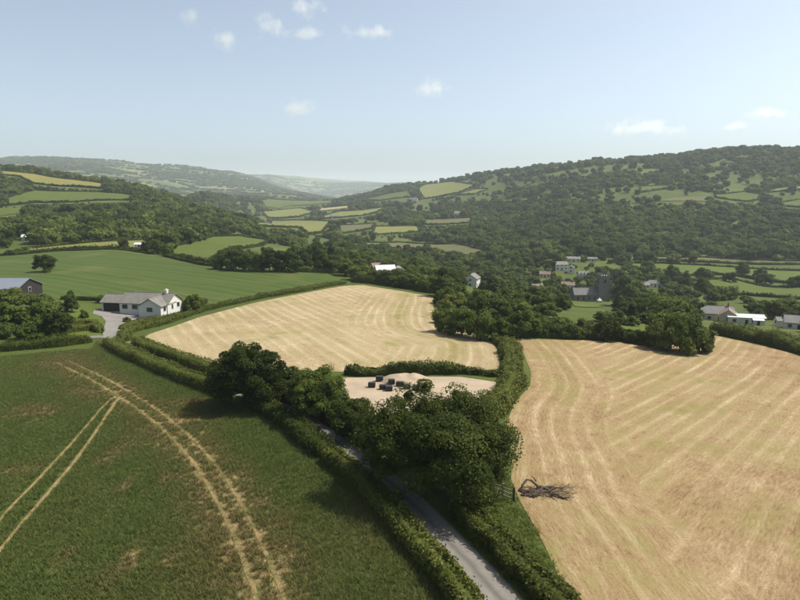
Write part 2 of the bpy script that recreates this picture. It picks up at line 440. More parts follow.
G = dict(
    terrain=m_terrain(),
    wheat_ground=m_wheat_ground(),
    stub_mid=m_stubble('mown_hay_pale', [(.20,.145,.075),(.32,.245,.14),(.42,.34,.215),(.53,.455,.32)], .8),
    stub_right=m_stubble('mown_hay_golden', [(.155,.096,.046),(.26,.176,.094),(.35,.262,.150),(.50,.415,.28)], .95),
    road=m_road(),
    drive=m_plain('drive_tarmac', (.21, .20, .185), .9, .2, .3),
    earth=m_plain('bare_earth', (.36, .29, .21), .95, .28, .25),
    soil=m_plain('brown_soil', (.26, .16, .085), .95, .3, .8),
    rut=m_rut('straw_track', .42, .58), tram=m_rut('tramline_straw', .28, .40),
    verge=m_pasture('verge_grass', (.045, .07, .018), (.10, .125, .035)),
    crop=m_pasture('green_crop', (.046, .074, .016), (.070, .10, .023), .4, 1.1, .17),
    past_a=m_pasture('pasture', (.062, .090, .015), (.105, .125, .024), .25),
    past_b=m_pasture('pale_pasture', (.13, .15, .038), (.19, .19, .06), .2, .7),
    past_y=m_pasture('yellow_meadow', (.16, .155, .042), (.22, .195, .055), .2),
    past_t=m_pasture('tan_meadow', (.27, .22, .12), (.38, .31, .18), .2),
    past_d=m_pasture('dull_pasture', (.08, .09, .035), (.14, .13, .055), .2, .4),
    lawn=m_pasture('lawn', (.065, .098, .016), (.105, .132, .026), .2, .3),
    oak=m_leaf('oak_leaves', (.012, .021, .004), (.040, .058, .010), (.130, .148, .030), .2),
    tree=m_leaf('tree_leaves', (.020, .037, .007), (.062, .094, .016), (.155, .185, .038), .22),
    bright=m_leaf('bright_leaves', (.034, .056, .009), (.088, .122, .021), (.18, .205, .045), .22),
    hedge=m_leaf('hedge_leaves', (.026, .040, .007), (.080, .102, .018), (.17, .18, .045), .2),
    dryhedge=m_leaf('dry_hedge_leaves', (.032, .045, .009), (.098, .115, .023), (.20, .20, .058), .2),
    wheat=m_leaf('wheat_blades', (.076, .112, .027), (.110, .148, .038), (.16, .185, .055), .27, True),
    grass=m_leaf('grass_blades', (.08, .115, .02), (.13, .17, .035), (.22, .23, .07), .3),
    bark=m_plain('bark', (.10, .08, .058), .95, .35, 2.0, bump=.6),
    dead=m_plain('dead_wood', (.085, .068, .052), .95, .5, 2.5, bump=.5),
    twig=m_plain('dead_twigs', (.16, .12, .085), .95, .35, 2.5),
    white=m_plain('white_render', (.66, .65, .61), .85, .06, .8),
    cream=m_plain('cream_render', (.60, .55, .45), .85, .10, .8),
    stone=m_plain('grey_stone', (.20, .185, .165), .9, .3, 1.2, bump=.5),
    slate=m_roof('slate_roof', (.11, .11, .115), (.19, .185, .18)),
    lichen=m_roof('lichen_slate_roof', (.115, .112, .10), (.225, .215, .195)),
    tile=m_roof('brown_tile_roof', (.16, .105, .08), (.25, .18, .14)),
    sheet_white=m_plain('white_sheet_roof', (.58, .60, .62), .6, .05, .6, .4),
    sheet_blue=m_plain('blue_grey_sheet_roof', (.19, .215, .26), .55, .12, .6, .4),
    glass=m_plain('window_glass', (.02, .024, .03), .12, .2, 1, .6),
    dark=m_plain('dark_timber', (.035, .03, .028), .7, .3, 2),
    timber=m_plain('grey_timber', (.24, .21, .17), .9, .3, 3),
    brick=m_plain('chimney_brick', (.28, .16, .11), .9, .25, 3),
    wrap=m_plain('black_silage_wrap', (.010, .010, .011), .38, .4, 2, .5),
    carp=m_plain('dark_blue_car_paint', (.012, .018, .035), .25, .1, 1, .6),
    silver=m_plain('silver_car_paint', (.55, .56, .57), .3, .05, 1, .6, .4),
    tyre=m_plain('tyre_rubber', (.015, .015, .015), .85, .2, 3),
    blue=m_plain('blue_plastic', (.16, .26, .42), .5, .1, 2),
)

# ------------------------------------------------------------------ the land
rad = np.concatenate([[0.5, 3, 6, 9], np.geomspace(12, 15000, 300)])
ang = np.radians(np.concatenate([np.arange(-40, 40, .33), np.arange(40, 320, 4.0)]))
A, Rr = np.meshgrid(ang, rad)
X, Y = (Rr * np.sin(A)), (Rr * np.cos(A)); nz = height(X.ravel(), Y.ravel())
na = len(ang); i = np.arange(len(rad) - 1)[:, None] * na + np.arange(na)[None]; j = np.arange(len(rad) - 1)[:, None] * na + (np.arange(na)[None] + 1) % na
Q = np.stack([i, i + na, j + na, j], -1).reshape(-1, 4)
tag(obj('terrain', mesh_np('terrain', np.column_stack([X.ravel(), Y.ravel(), nz]), Q, G['terrain'], None, True)), kind='structure')

def gp(pix): return [ground(*p) for p in pix]

LANE = gline([(560,700),(520,625),(498,600),(470,568),(440,536),(412,506),(385,481),(362,463),(342,447),(310,424),(275,405),(235,391),(200,378.5),(165,364),(135,351),(112,338),(80,338),(0,345),(-80,352)], 1.0)
def offset(L, d):
    t, n = frames(L); return L + n * d
# near fields -------------------------------------------------------------
_le = offset(LANE, -3.6)[::3]; _pp = proj(_le[:, 0], _le[:, 1], height(_le[:, 0], _le[:, 1]))
_k = (_pp[0] > 96) & (_le[:, 1] > 20)
WHEAT = [Vector((a, c, 0)) for a, c in _le[_k]] + gp([(92,349),(0,357),(-140,372),(-250,690)])
T_MAIN = gline([(62,362),(95,378),(135,402),(170,428),(205,465),(235,515),(256,560),(272,605),(285,650)], 1.0)
T_L1 = gline([(-30,580),(0,521),(40,478),(75,440),(105,405),(115,397)], 1.0)
T_R1 = gline([(-30,600),(0,551),(40,503),(80,455),(112,408),(120,398)], 1.0)
PATCH = [(36,412,34,9),(112,455,12,12),(175,425,44,18),(235,480,16,20),(130,560,12,22),(65,560,10,14),(255,505,16,18),(165,480,10,8),(126,486,8,14),(190,405,30,6),(170,560,8,14),(90,392,30,10),(20,470,20,6),(232,545,10,30)]
PW = []
for px, py, rx, ry in PATCH:
    a = ground(px, py); PW.append((a.x, a.y, abs(ground(px + rx, py).x - a.x), abs(ground(px, py - ry).y - a.y)))
def bare_at(X, Y):
    v = np.zeros(X.shape)
    for x, y, rx, ry in PW: v = np.maximum(v, .75 * np.exp(-(((X - x) / rx) ** 2 + ((Y - y) / ry) ** 2) * 1.3))
    d, _ = dist_line(X, Y, T_MAIN); v = np.maximum(v, .58 * np.clip(1.35 - d / 4.2, 0, 1))
    return v
sheet('wheat_field', WHEAT, 1.6, G['wheat_ground'], .04, lambda X, Y: {'bare': bare_at(X, Y)})
TRACKS = [(offset(T_MAIN, .95), .2), (offset(T_MAIN, -.95), .15), (T_L1, .15), (T_R1, .19)]
for L, hw in TRACKS:
    o = strip('wheel_track', L, hw * (.8 + .5 * vnoise(np.arange(len(L)) / 3.0, np.zeros(len(L)), 5)), G['tram' if L is T_L1 or L is T_R1 else 'rut'], .075, 3)
RIGHT = gp([(640,700),(572,602),(556,572),(545,547),(531,521),(519,500),(511,480),(512,455),(506,425),(514,404),(530,386),(531,372),(524,355),(513,339),(560,340),(600,341),(660,340),(712,335),(760,345),(800,356),(900,384),(1020,440),(1040,700)])
R_EDGE = smooth_line(RIGHT[1:14], 2.0)
def attr_right(X, Y):
    d, arc = dist_line(X, Y, R_EDGE)
    a = math.radians(38)
    u = X * math.cos(a) - Y * math.sin(a) + 3 * np.sin(Y / 26.0); v = X * math.sin(a) + Y * math.cos(a)
    g = np.clip(.55 - np.abs(d - 6) / 5, 0, 1) * (Y > 85) + np.clip(.35 - d / 3, 0, 1)
    return {'u1': d, 'v1': arc, 'u2': u, 'v2': v, 'head': np.clip(1.5 - d / 13, 0, 1), 'green': g}
sheet('stubble_field', RIGHT, 2.0, G['stub_right'], .05, attr_right)
MID = gp([(140,340),(150,334),(200,317),(250,304),(300,294),(345,286),(362,285),(400,291),(433,297),(435,325),(470,335),(494,343),(500,358),(499,369),(470,372),(400,371),(340,372),(290,370),(200,363),(165,354)])
M_EDGE = smooth_line(MID[8:14], 2.0)
def attr_mid(X, Y):
    d, arc = dist_line(X, Y, M_EDGE)
    a = math.radians(-8)
    u = X * math.cos(a) - Y * math.sin(a) + Y * .35; v = X * math.sin(a) + Y * math.cos(a)
    g = np.clip(.75 - np.abs(d - 9) / 4, 0, 1) + np.clip(.5 - d / 3, 0, 1)
    return {'u1': d, 'v1': arc, 'u2': u * .7, 'v2': v, 'head': np.clip(1.5 - d / 22, 0, 1), 'green': g}
sheet('stubble_field', MID, 2.5, G['stub_mid'], .06, attr_mid)
PAD = gp([(340,378),(400,377),(460,377),(500,383),(504,389),(490,402),(468,424),(420,440),(380,440),(335,420)])
sheet('bare_paddock', PAD, 2.5, G['earth'], .05)
sheet('field_entrance', gp([(370,438),(398,436),(412,450),(400,468),(378,472),(366,462)]), 1.5, G['soil'], .085)
# lane and drive
strip('lane', LANE, np.where(LANE[:, 1] > 62, 1.45, 1.75), G['road'], .09, 10)
DRIVE = gp([(112,341),(121,336),(123,327),(131,321),(150,317),(168,313),(172,308),(140,308),(108,309),(94,310),(93,314),(102,317),(106,322),(103,330),(103,338)])
sheet('driveway', DRIVE, 2.0, G['drive'], .12)
sheet('garden_lawn', gp([(60,309),(92,309),(94,314),(103,318),(106,323),(102,330),(99,338),(60,342),(20,342),(10,318)]), 3, G['lawn'], .08)
sheet('garden_lawn', gp([(124,336),(125,328),(133,322),(150,318),(185,308),(205,303),(203,309),(160,325),(140,333)]), 3, G['lawn'], .07)
# grass verges beside the lane
sheet('grass_verge', gp([(508,640),(498,585),(470,540),(452,510),(455,470),(505,470),(515,497),(530,523),(545,549),(556,574),(575,606),(600,650)]), 1.5, G['verge'], .03)
FIELDS = []      # (pixel polygon, name, material, hedge wording or None)
FIELDS += [
 ([(0,171.5),(35,174.5),(60,179),(105,184.5),(101,189),(61,186.5),(33,183.5),(20,177),(0,175)], 'meadow', 'past_y', 'hedge along the yellow meadow on the left hill'),
 ([(5,199),(33,190.6),(70,192),(136,196),(133,201),(79,202),(35,203),(5,206)], 'pasture', 'past_a', 'hedge round the green slope under the yellow meadow'),
 ([(-20,208),(26,208),(17,214),(-20,219)], 'pasture', 'past_a', None),
 ([(32,249),(61,246),(117,241.5),(145,240.5),(160,246),(150,252),(117,249),(61,251),(5,256)], 'meadow', 'past_b', 'hedge behind the pale strip beyond the green crop'),
 ([(170,248),(190,243.5),(212,237),(240,236.5),(270,241),(262,246),(232,250),(220,256),(212,264),(200,263.5),(170,256)], 'pasture', 'past_a', 'hedge round the pasture left of the dark copse'),
 ([(252,226),(272,220.5),(330,222),(322,233),(308,235),(300,228)], 'meadow', 'past_b', 'hedge round the pale meadow in the valley floor'),
 ([(339,226),(375,224),(372,229),(340,234)], 'meadow', 'past_d', 'hedge beside the dull meadow right of the valley floor'),
 ([(322,217),(340,212),(360,211),(386,207.5),(376,213),(362,216),(325,219)], 'meadow', 'past_b', 'hedge round the long meadow up the valley'),
 ([(318,209),(350,206),(350,208),(320,211)], 'meadow', 'past_t', None),
 ([(362,200),(385,195),(408,191.5),(414,197),(380,201)], 'pasture', 'past_a', 'hedge crossing the sloping pasture under the far hilltop'),
 ([(360,243),(400,243),(460,244.5),(488,252),(470,257),(430,253),(362,246)], 'pasture', 'past_d', 'hedge behind the long pasture above the village trees'),
 ([(418,189),(426,185),(454,182),(476,185.6),(462,192),(424,199)], 'pasture', 'past_b', 'hedge round the large hilltop pasture in the middle'),
 ([(454,195.5),(476,189.5),(488,189.5),(474,194.5)], 'pasture', 'past_b', 'hedge under the small wedge shaped hilltop pasture'),
 ([(422,220),(472,218),(470,223),(426,225)], 'meadow', 'past_d', 'hedge round the narrow clearing in the middle woods'),
 ([(491,195.6),(507,194),(507,199)], 'pasture', 'past_a', None),
 ([(262,201),(285,198),(300,203),(280,209),(266,207)], 'pasture', 'past_a', None),
 ([(262,212),(300,208.5),(318,212),(300,217),(268,218)], 'meadow', 'past_b', 'hedge round the pale meadow above the valley floor'),
 ([(288,201),(328,199.5),(333,203),(294,206)], 'pasture', 'past_a', None),
 ([(375,227),(418,226.5),(420,232),(372,235)], 'pasture', 'past_b', 'hedge round the meadow right of the valley farmhouse'),
 ([(640,187),(670,186),(668,189),(652,191),(640,193)], 'pasture', 'past_a', 'hedge round the small pasture high in the right woods'),
 ([(714,195),(744,192),(761,195),(758,200),(748,202),(716,198)], 'pasture', 'past_a', 'hedge round the bright pasture halfway up the right hill'),
 ([(762,193),(776,189),(810,185),(810,189)], 'pasture', 'past_b', 'hedge under the pale strip at the right edge of the hill'),
 ([(774,204),(810,198),(810,208),(790,207)], 'pasture', 'past_a', 'hedge round the bright field at the right edge of the hill'),
 ([(652,202),(672,198.5),(708,197),(708,202)], 'meadow', 'past_d', None),
 ([(612,263),(662,264),(735,268),(810,271.5),(810,284),(735,276),(690,276),(640,270)], 'pasture', 'lawn', 'hedge behind the long bright pasture below the right woods'),
 ([(640,256.5),(705,258),(810,261.5),(810,264.5),(735,264),(660,260.5)], 'pasture', 'past_d', 'hedge between the right woods and the valley pastures'),
 ([(690,282),(735,280),(810,288),(810,301),(760,297),(700,290)], 'pasture', 'past_a', 'hedge across the rough pasture above the white roof'),
 ([(737,293),(790,299),(810,300),(810,312),(791,307),(772,303),(747,300)], 'pasture', 'past_a', None),
 ([(572,302),(606,302),(604,307),(575,307)], 'churchyard_lawn', 'lawn', None),
 ([(618,321),(645,321),(645,333),(622,333)], 'garden_lawn', 'lawn', None),
 ([(482,283),(500,281),(505,285),(485,287)], 'garden_lawn', 'lawn', None),
]
CROP = [(-30,259),(32,252.5),(117,250.5),(160,257.5),(200,265),(260,271),(345,275),(350,281),(300,290),(250,299),(205,309),(196,300),(180,295),(110,296),(95,303),(60,300),(-30,298)]
sheet('crop_field', gp(CROP), 4, G['crop'], .06)
FW = []
for pix, nm, mt, hd in FIELDS:
    P = gp(pix); D = sum(p.y for p in P) / len(P); FW.append((P, D))
    sheet(nm, P, max(2.5, D / 90), G[mt], .05 + D * .0009)

# ------------------------------------------------------------------ foliage meshes
def leaf_quads(P, N, size, tone, jit=.7, aspect=.75):
    """one bent-free leaf face per point P facing about N"""
    n = len(P)
    D = N + RNG.normal(size=(n, 3)) * jit; D /= np.linalg.norm(D, axis=1)[:, None] + 1e-9
    A = np.cross(D, RNG.normal(size=(n, 3))); A /= np.linalg.norm(A, axis=1)[:, None] + 1e-9
    B = np.cross(D, A); s = (size * (.65 + .7 * RNG.random(n)))[:, None]
    V = np.stack([P - A * s * .5, P - B * s * .5 * aspect, P + A * s * .5, P + B * s * .5 * aspect], 1).reshape(-1, 3)
    return V, np.arange(4 * n).reshape(-1, 4), np.repeat(tone, 4)
def join(parts):
    V, Q, T, b = [], [], [], 0
    for v, q, t in parts: V.append(v); Q.append(q + b); T.append(t); b += len(v)
    return np.vstack(V), np.vstack(Q), np.concatenate(T)
def ball(c, r, nu=7, nv=5):
    """small lumpy core made of quads"""
    th = np.linspace(0, 2 * np.pi, nu, endpoint=False); ph = np.linspace(.15, np.pi - .15, nv)
    A, B = np.meshgrid(th, ph)
    d = np.stack([np.cos(A) * np.sin(B), np.sin(A) * np.sin(B), np.cos(B)], -1).reshape(-1, 3)
    V = c + d * r * (.85 + .3 * RNG.random((len(d), 1)))
    i = np.arange(nv - 1)[:, None] * nu + np.arange(nu)[None]; j = np.arange(nv - 1)[:, None] * nu + (np.arange(nu)[None] + 1) % nu
    return V, np.stack([i, j, j + nu, i + nu], -1).reshape(-1, 4)
def unit(n):
    d = RNG.normal(size=(n, 3)); return d / np.linalg.norm(d, axis=1)[:, None]
def crown_mesh(name, W, H, z0, clumps, leaves, lsize, mat, crad=.24, core=.62, top=.6, lump=.18, conical=0):
    """crown W wide and H tall from height z0: leafy clumps spread over and through an uneven volume"""
    parts = []; cen = []
    ph = RNG.random(6) * 6.28
    k = 0
    while len(cen) < clumps and k < clumps * 60:
        k += 1
        d = unit(1)[0]
        if d[2] < -.85: continue
        az = math.atan2(d[1], d[0])
        lob = 1 + lump * math.sin(3 * az + ph[0]) * math.sin(2.2 * d[2] + ph[1]) + lump * .8 * math.sin(5 * az + ph[2] + 3 * d[2])
        q = RNG.random() ** .35 * (1 - crad * .75)
        zz = .5 + .5 * d[2] * q
        rr = 1 - conical * max(0, zz)
        if d[2] < 0: rr *= 1 / math.sqrt(1 - d[2] * d[2] * .78)
        c = np.array([d[0] * q * lob * W / 2 * rr, d[1] * q * lob * W / 2 * rr, z0 + H * (.5 - .08 + .5 * d[2] * q * lob * .96)])
        r = W * crad * .5 * (.65 + .7 * RNG.random())
        if all(np.linalg.norm((c - a) / (1, 1, .8)) > .55 * min(r, b) for a, b in cen): cen.append((c, r))
    mid = np.array([0, 0, z0 + H * .4])
    for c, r in cen:
        tn = RNG.random() * .75
        d = unit(leaves); d[:, 2] = np.where(d[:, 2] < -.3, -d[:, 2], d[:, 2])
        P = c + d * (r * (.72 + .42 * RNG.random((leaves, 1)))) * np.array([1, 1, .78])
        out = (P - mid) / np.array([W, W, H]); out /= np.linalg.norm(out, axis=1)[:, None] + 1e-9
        v, qd, t = leaf_quads(P, d * .7 + out * .5 + np.array([0, 0, .25]), lsize, np.clip(tn + .3 * RNG.random(leaves), 0, 1))
        parts.append((v, qd, t))
        if core:
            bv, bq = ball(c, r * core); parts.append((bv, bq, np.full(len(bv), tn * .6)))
    V, Q, T = join(parts)
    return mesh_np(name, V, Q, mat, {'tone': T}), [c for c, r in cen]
def trunk_mesh(name, H, r, targets, mat, n=7):
    m = MB(); lean = RNG.normal(size=2) * H * .03
    fork = Vector((lean[0], lean[1], H))
    m.tube([(0, 0, -.5), (0, 0, .15), (lean[0] * .4, lean[1] * .4, H * .5), fork], [r * 1.6, r * 1.15, r * .9, r * .7], n)
    for c in targets:
        c = Vector(c); b = Vector((lean[0] * .7, lean[1] * .7, H * random.uniform(.62, .98))); md = b.lerp(c, .5) + Vector((0, 0, -.06 * (c - b).length))
        l = (c - b).length
        m.tube([b, md, c], [r * .42, r * .26, r * .08], 5, False)
    return m.mesh(name, mat, smooth=True)

# prototypes: 1 = natural size 10 m wide; scaled per tree
PROTO = {}
def proto(key, W, H, z0, clumps, leaves, ls, mat, tr=.28, limbs=9, **k):
    cm, cen = crown_mesh('crown', W, H, z0, clumps, leaves, ls, G[mat], **k)
    tm = trunk_mesh('trunk', z0 + H * .25, tr, [cen[i] for i in RNG.permutation(len(cen))[:limbs]], G['bark'])
    PROTO[key] = (cm, tm, W, z0 + H)
for i in range(5): proto('round%d' % i, 10, 8.4 + .5 * i, .15 + .2 * (i % 2), 52, 95, .62, ['tree', 'tree', 'bright', 'oak', 'tree'][i], crad=.26, lump=.14 + .03 * i)
for i in range(2): proto('tall%d' % i, 7, 11, .3, 44, 85, .58, ['tree', 'oak'][i], crad=.30)
proto('pine', 6, 12, .3, 50, 80, .5, 'oak', crad=.28, conical=.75)
for i in range(3): proto('bush%d' % i, 8, 5.2, .05, 34, 85, .52, ['bright', 'tree', 'hedge'][i], tr=.14, crad=.30)
FARP = []
for i in range(6):
    cm, _ = crown_mesh('far_crown', 10, [7.5, 9, 8, 10.5, 6.5, 9][i], .2, 26, 42, 1.15, G[['tree', 'oak', 'bright', 'tree', 'bright', 'tree'][i]], crad=.34, core=.8, lump=.12)
    FARP.append(bpy.data.objects.new('far_crown', cm))
TREES = []       # world footprints of everything planted: x, y, radius
OCC = []
def put_tree(key, loc, wid, hgt, label, cat='tree', group=None, rz=None, name='tree'):
    cm, tm, W, H = PROTO[key]
    e = empty(name, (loc[0], loc[1], loc[2] - .05 * hgt), random.uniform(0, 6.28) if rz is None else rz)
    e.scale = (wid / W, wid / W, hgt / H)
    obj('crown', cm, e); obj('trunk', tm, e)
    tag(e, label, cat, group); TREES.append((loc[0], loc[1], wid / 2)); return e
def tree_px(key, px, py, wpx, hpx, label, cat='tree', group=None, name='tree', Y=None):
    """tree whose trunk foot is seen at pixel (px, py), as wide and tall in the photograph as wpx, hpx"""
    g = ground(px, py) if Y is None else Vector((atY(px, py, Y)[0], Y, 0)); g.z = hz(g.x, g.y)
    dep = g.y * CP + (CZ - g.z) * SP
    return put_tree(key, (g.x, g.y, g.z - .1), wpx * dep / F, hpx * dep / F * 1.0, label, cat, group, name=name)

# near oaks ------------------------------------------------------------------
def hero(name, label, px, py, W, H, z0, clumps, leaves, ls, mat, tr, seedlimbs=26, **k):
    g = ground(px, py); e = empty(name, (g.x, g.y, g.z)); e.rotation_euler.z = random.uniform(0, 6)
    cm, cen = crown_mesh('crown', W, H, z0, clumps, leaves, ls, G[mat], **k)
    obj('crown', cm, e)
    obj('trunk', trunk_mesh('trunk', z0 + H * .22, tr, [cen[i] for i in RNG.permutation(len(cen))[:seedlimbs]], G['bark'], 10), e)
    tag(e, label, 'tree'); TREES.append((g.x, g.y, W / 2)); return e
hero('oak_tree', 'largest dark oak with a wide crown overhanging the lane in the middle', 438, 486, 17.2, 10.6, .6, 250, 330, .225, 'oak', .55, 46, crad=.15, core=.35, lump=.16)
hero('oak_tree', 'broad oak throwing its shadow on the green crop, left of the lane bend', 247, 407, 11.4, 9.8, .3, 170, 300, .225, 'oak', .42, 34, crad=.165, core=.35, lump=.14)
hero('ash_tree', 'leafy mid green tree beside the lane between the two big oaks', 319, 421, 8.6, 7.6, .5, 120, 280, .21, 'bright', .25, 20, crad=.19, core=.4, lump=.1)
hero('hazel_tree', 'dark small tree tucked behind the left oak', 285, 402, 5.4, 5.6, .3, 50, 300, .25, 'oak', .2, 14, crad=.27, core=.5)
hero('hazel_tree', 'dark low tree squeezed between the ash and the largest oak', 352, 440, 6.0, 5.4, .3, 56, 300, .25, 'oak', .2, 14, crad=.27, core=.5)

# hedges ----------------------------------------------------------------------
def hedge_mesh(L, width, height_, ls, per_m, mat, lumps=1.0, step=.8, zoff=0):
    t, nr = frames(L); s = np.concatenate([[0], np.cumsum(np.linalg.norm(np.diff(L, axis=0), axis=1))]); tot = s[-1]
    z = height(L[:, 0], L[:, 1]) + zoff; sd = RNG.random() * 100
    def prof(sv, phi):
        """offset across and up for arc position and angle 0..pi"""
        w_ = width * .5 * (1 + lumps * .35 * (vnoise(sv / 2.6 + sd, np.zeros_like(sv), 4) - .5) + lumps * .25 * (vnoise(sv / .9 + sd, phi * 1.4, 6) - .5))
        h_ = height_ * (1 + lumps * .45 * (vnoise(sv / 4.2 + sd, np.ones_like(sv), 8) - .5) + lumps * .2 * (vnoise(sv / 1.0, phi * 1.4 + sd, 9) - .5))
        end = np.clip(np.minimum(sv, tot - sv) / (width * .5), .0, 1) ** .5
        c, q = np.cos(phi), np.sin(phi)
        return np.sign(c) * np.abs(c) ** .42 * w_ * (.4 + .6 * end), np.abs(q) ** .42 * h_ * (.3 + .7 * end)
    def place(sv, a, up):
        x = np.interp(sv, s, L[:, 0]); y = np.interp(sv, s, L[:, 1]); zz = np.interp(sv, s, z)
        nx = np.interp(sv, s, nr[:, 0]); ny = np.interp(sv, s, nr[:, 1])
        return np.stack([x + nx * a, y + ny * a, zz + up - .12], -1), np.stack([nx, ny], -1)
    m = max(4, int(tot / step)); sv = np.linspace(0, tot, m); ph = np.linspace(0, math.pi, 8)
    SV, PH = np.meshgrid(sv, ph, indexing='ij'); a, up = prof(SV.ravel(), PH.ravel())
    V0, _ = place(SV.ravel(), a * .84, up * .86)
    i = np.arange(m - 1)[:, None] * 8 + np.arange(7)[None]
    Q0 = np.stack([i, i + 8, i + 9, i + 1], -1).reshape(-1, 4)
    n = int(per_m * tot); sl = RNG.random(n) * tot; pl = RNG.random(n) * math.pi
    a, up = prof(sl, pl); k = .84 + .24 * RNG.random(n) + .25 * (RNG.random(n) < .05) * RNG.random(n)
    P, nn = place(sl, a * k, up * k)
    N = np.stack([nn[:, 0] * np.cos(pl), nn[:, 1] * np.cos(pl), np.sin(pl)], -1)
    tn = np.clip(.6 * vnoise(sl / 1.1 + sd, pl * 1.8, 11) + .45 * vnoise(sl / 6 + sd, pl * .5, 12) + .35 * RNG.random(n) - .2, 0, 1)
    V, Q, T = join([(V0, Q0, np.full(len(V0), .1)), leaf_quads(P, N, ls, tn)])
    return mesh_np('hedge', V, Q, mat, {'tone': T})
def hedge(pix, width, h, label, mat='hedge', ls=.2, per_m=110, lumps=1.0, L=None, name='hedge', step=.8, cat='hedge', group=None):
    L = gline(pix, max(.5, width * .4)) if L is None else L
    o = obj(name, hedge_mesh(L, width, h, ls, per_m, G[mat], lumps, step)); tag(o, label, cat, group)
    for q in L[::2]: TREES.append((q[0], q[1], width / 2 + .3))
    return o
def lane_part(px0, py0, px1, py1):
    a, b = ground(px0, py0), ground(px1, py1)
    i = np.argmin(np.hypot(LANE[:, 0] - a.x, LANE[:, 1] - a.y)); j = np.argmin(np.hypot(LANE[:, 0] - b.x, LANE[:, 1] - b.y))
    return LANE[min(i, j):max(i, j) + 1]
hedge(None, 2.0, 2.0, 'clipped hedge between the green crop and the lane in the foreground', 'dryhedge', .25, 300, .9, L=offset(lane_part(560, 700, 351, 454), -2.75), step=.5)
hedge(None, 2.8, 2.2, 'flat topped bright hedge left of the lane below the left oak', 'hedge', .22, 300, .7, L=offset(lane_part(349, 452, 262, 400), -2.75), step=.5)
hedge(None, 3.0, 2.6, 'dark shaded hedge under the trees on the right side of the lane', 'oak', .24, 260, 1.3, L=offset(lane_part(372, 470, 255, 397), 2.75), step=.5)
hedge(None, 2.8, 2.1, 'long dark sided hedge along the lane from the left oak to the driveway', 'hedge', .22, 190, .8, L=offset(lane_part(245, 395, 120, 343), -2.5), step=.7)
hedge(None, 2.6, 2.0, 'hedge along the lane under the pale hay field, left of the oaks', 'hedge', .22, 190, .9, L=offset(lane_part(262, 400, 123, 344), 2.4), step=.7)
hedge(None, 2.3, 1.8, 'broad overgrown hedge between the lane and the golden hay field in the foreground', 'dryhedge', .25, 380, 1.0, L=offset(lane_part(560, 700, 425, 519), 3.3), step=.5)
hedge([(-60,356),(0,351),(50,347),(92,342)], 2.4, 2.2, 'clipped hedge across the top of the green crop at the left', 'hedge', .25, 160)
hedge([(20,338),(60,334),(92,330),(101,333)], 2.0, 1.6, 'garden hedge left of the driveway mouth', 'hedge', .25, 150)
hedge([(60,327),(85,324),(98,325)], 1.6, 1.3, 'low garden hedge behind the lawn left of the driveway', 'hedge', .25, 130)
hedge([(124,342),(127,334),(140,330),(160,325),(200,312),(250,300.5),(300,291.5),(345,283.5)], 2.6, 1.5, 'long curving hedge between the pale hay field and the dark green crop', 'hedge', .3, 110, 1.0)
hedge([(122,330),(140,323.5),(160,319),(182,312)], 2.4, 1.1, 'low bushy hedge in front of the white bungalow', 'dryhedge', .26, 130)
hedge([(184,311),(196,306),(206,303)], 2.4, 1.8, 'short hedge right of the white bungalow', 'hedge', .28, 120)
hedge([(60,299.5),(80,300.5),(100,301),(108,300.5)], 1.0, 1.3, 'thin dark hedge behind the bungalow garden', 'oak', .25, 80)
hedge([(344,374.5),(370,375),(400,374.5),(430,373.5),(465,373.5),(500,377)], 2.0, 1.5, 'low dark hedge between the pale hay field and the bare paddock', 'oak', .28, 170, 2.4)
hedge([(505,343),(510,355),(514,370),(514,382),(508,395),(496,408),(488,420)], 3.4, 1.5, 'wide overgrown bank between the two hay fields', 'hedge', .3, 300, 2.4)
hedge([(495,342),(505,349),(509,365),(506,378)], 2.0, 1.9, 'dark hedge at the right end of the pale hay field', 'hedge', .24, 170)
hedge([(512,336.5),(545,337),(580,338),(600,338.5),(645,343)], 3.6, 2.2, 'hedge along the far end of the golden hay field', 'tree', .34, 130, 1.2)
hedge([(712,333),(740,338.5),(770,345),(805,354),(850,367)], 5.0, 3.2, 'thick hedge along the far right end of the golden hay field', 'hedge', .36, 170, 1.2)
hedge([(352,282),(380,284),(410,288),(434,294)], 4.5, 3.0, 'thick hedge behind the top of the pale hay field', 'tree', .4, 110, 1.2)
hedge([(165,256.5),(185,261),(200,264.5),(215,266.5)], 2.2, 1.5, 'dark hedge sloping down behind the green crop', 'oak', .45, 40)
hedge([(-20,258.5),(32,252),(80,250.5),(117,249.7),(150,254)], 1.6, 1.0, 'thin hedge at the far edge of the green crop', 'oak', .45, 36)
hedge([(290,271.5),(320,272.5),(346,273.5)], 3, 2.2, 'low bushy hedge right of the dark copse behind the green crop', 'bright', .45, 60)
for (P, D), (pix, nm, mt, hd) in zip(FW, FIELDS):
    if not hd: continue
    L = []
    for a, c in zip(P, P[1:] + P[:1]):
        n_ = max(1, int((c - a).length / (4.0 if D < 900 else 7.0)))
        L += [(a.x + (c.x - a.x) * k / n_, a.y + (c.y - a.y) * k / n_) for k in range(n_)]
    L = np.array(L)
    sc = 1 + D / 1600
    hedge(None, 1.8 * sc, 1.7 * sc, 'dark ' + hd, 'oak', .9 * sc, 7 / sc + 3, 1.4, L=L, step=4 * sc, name='field_hedge', group='far field hedges')

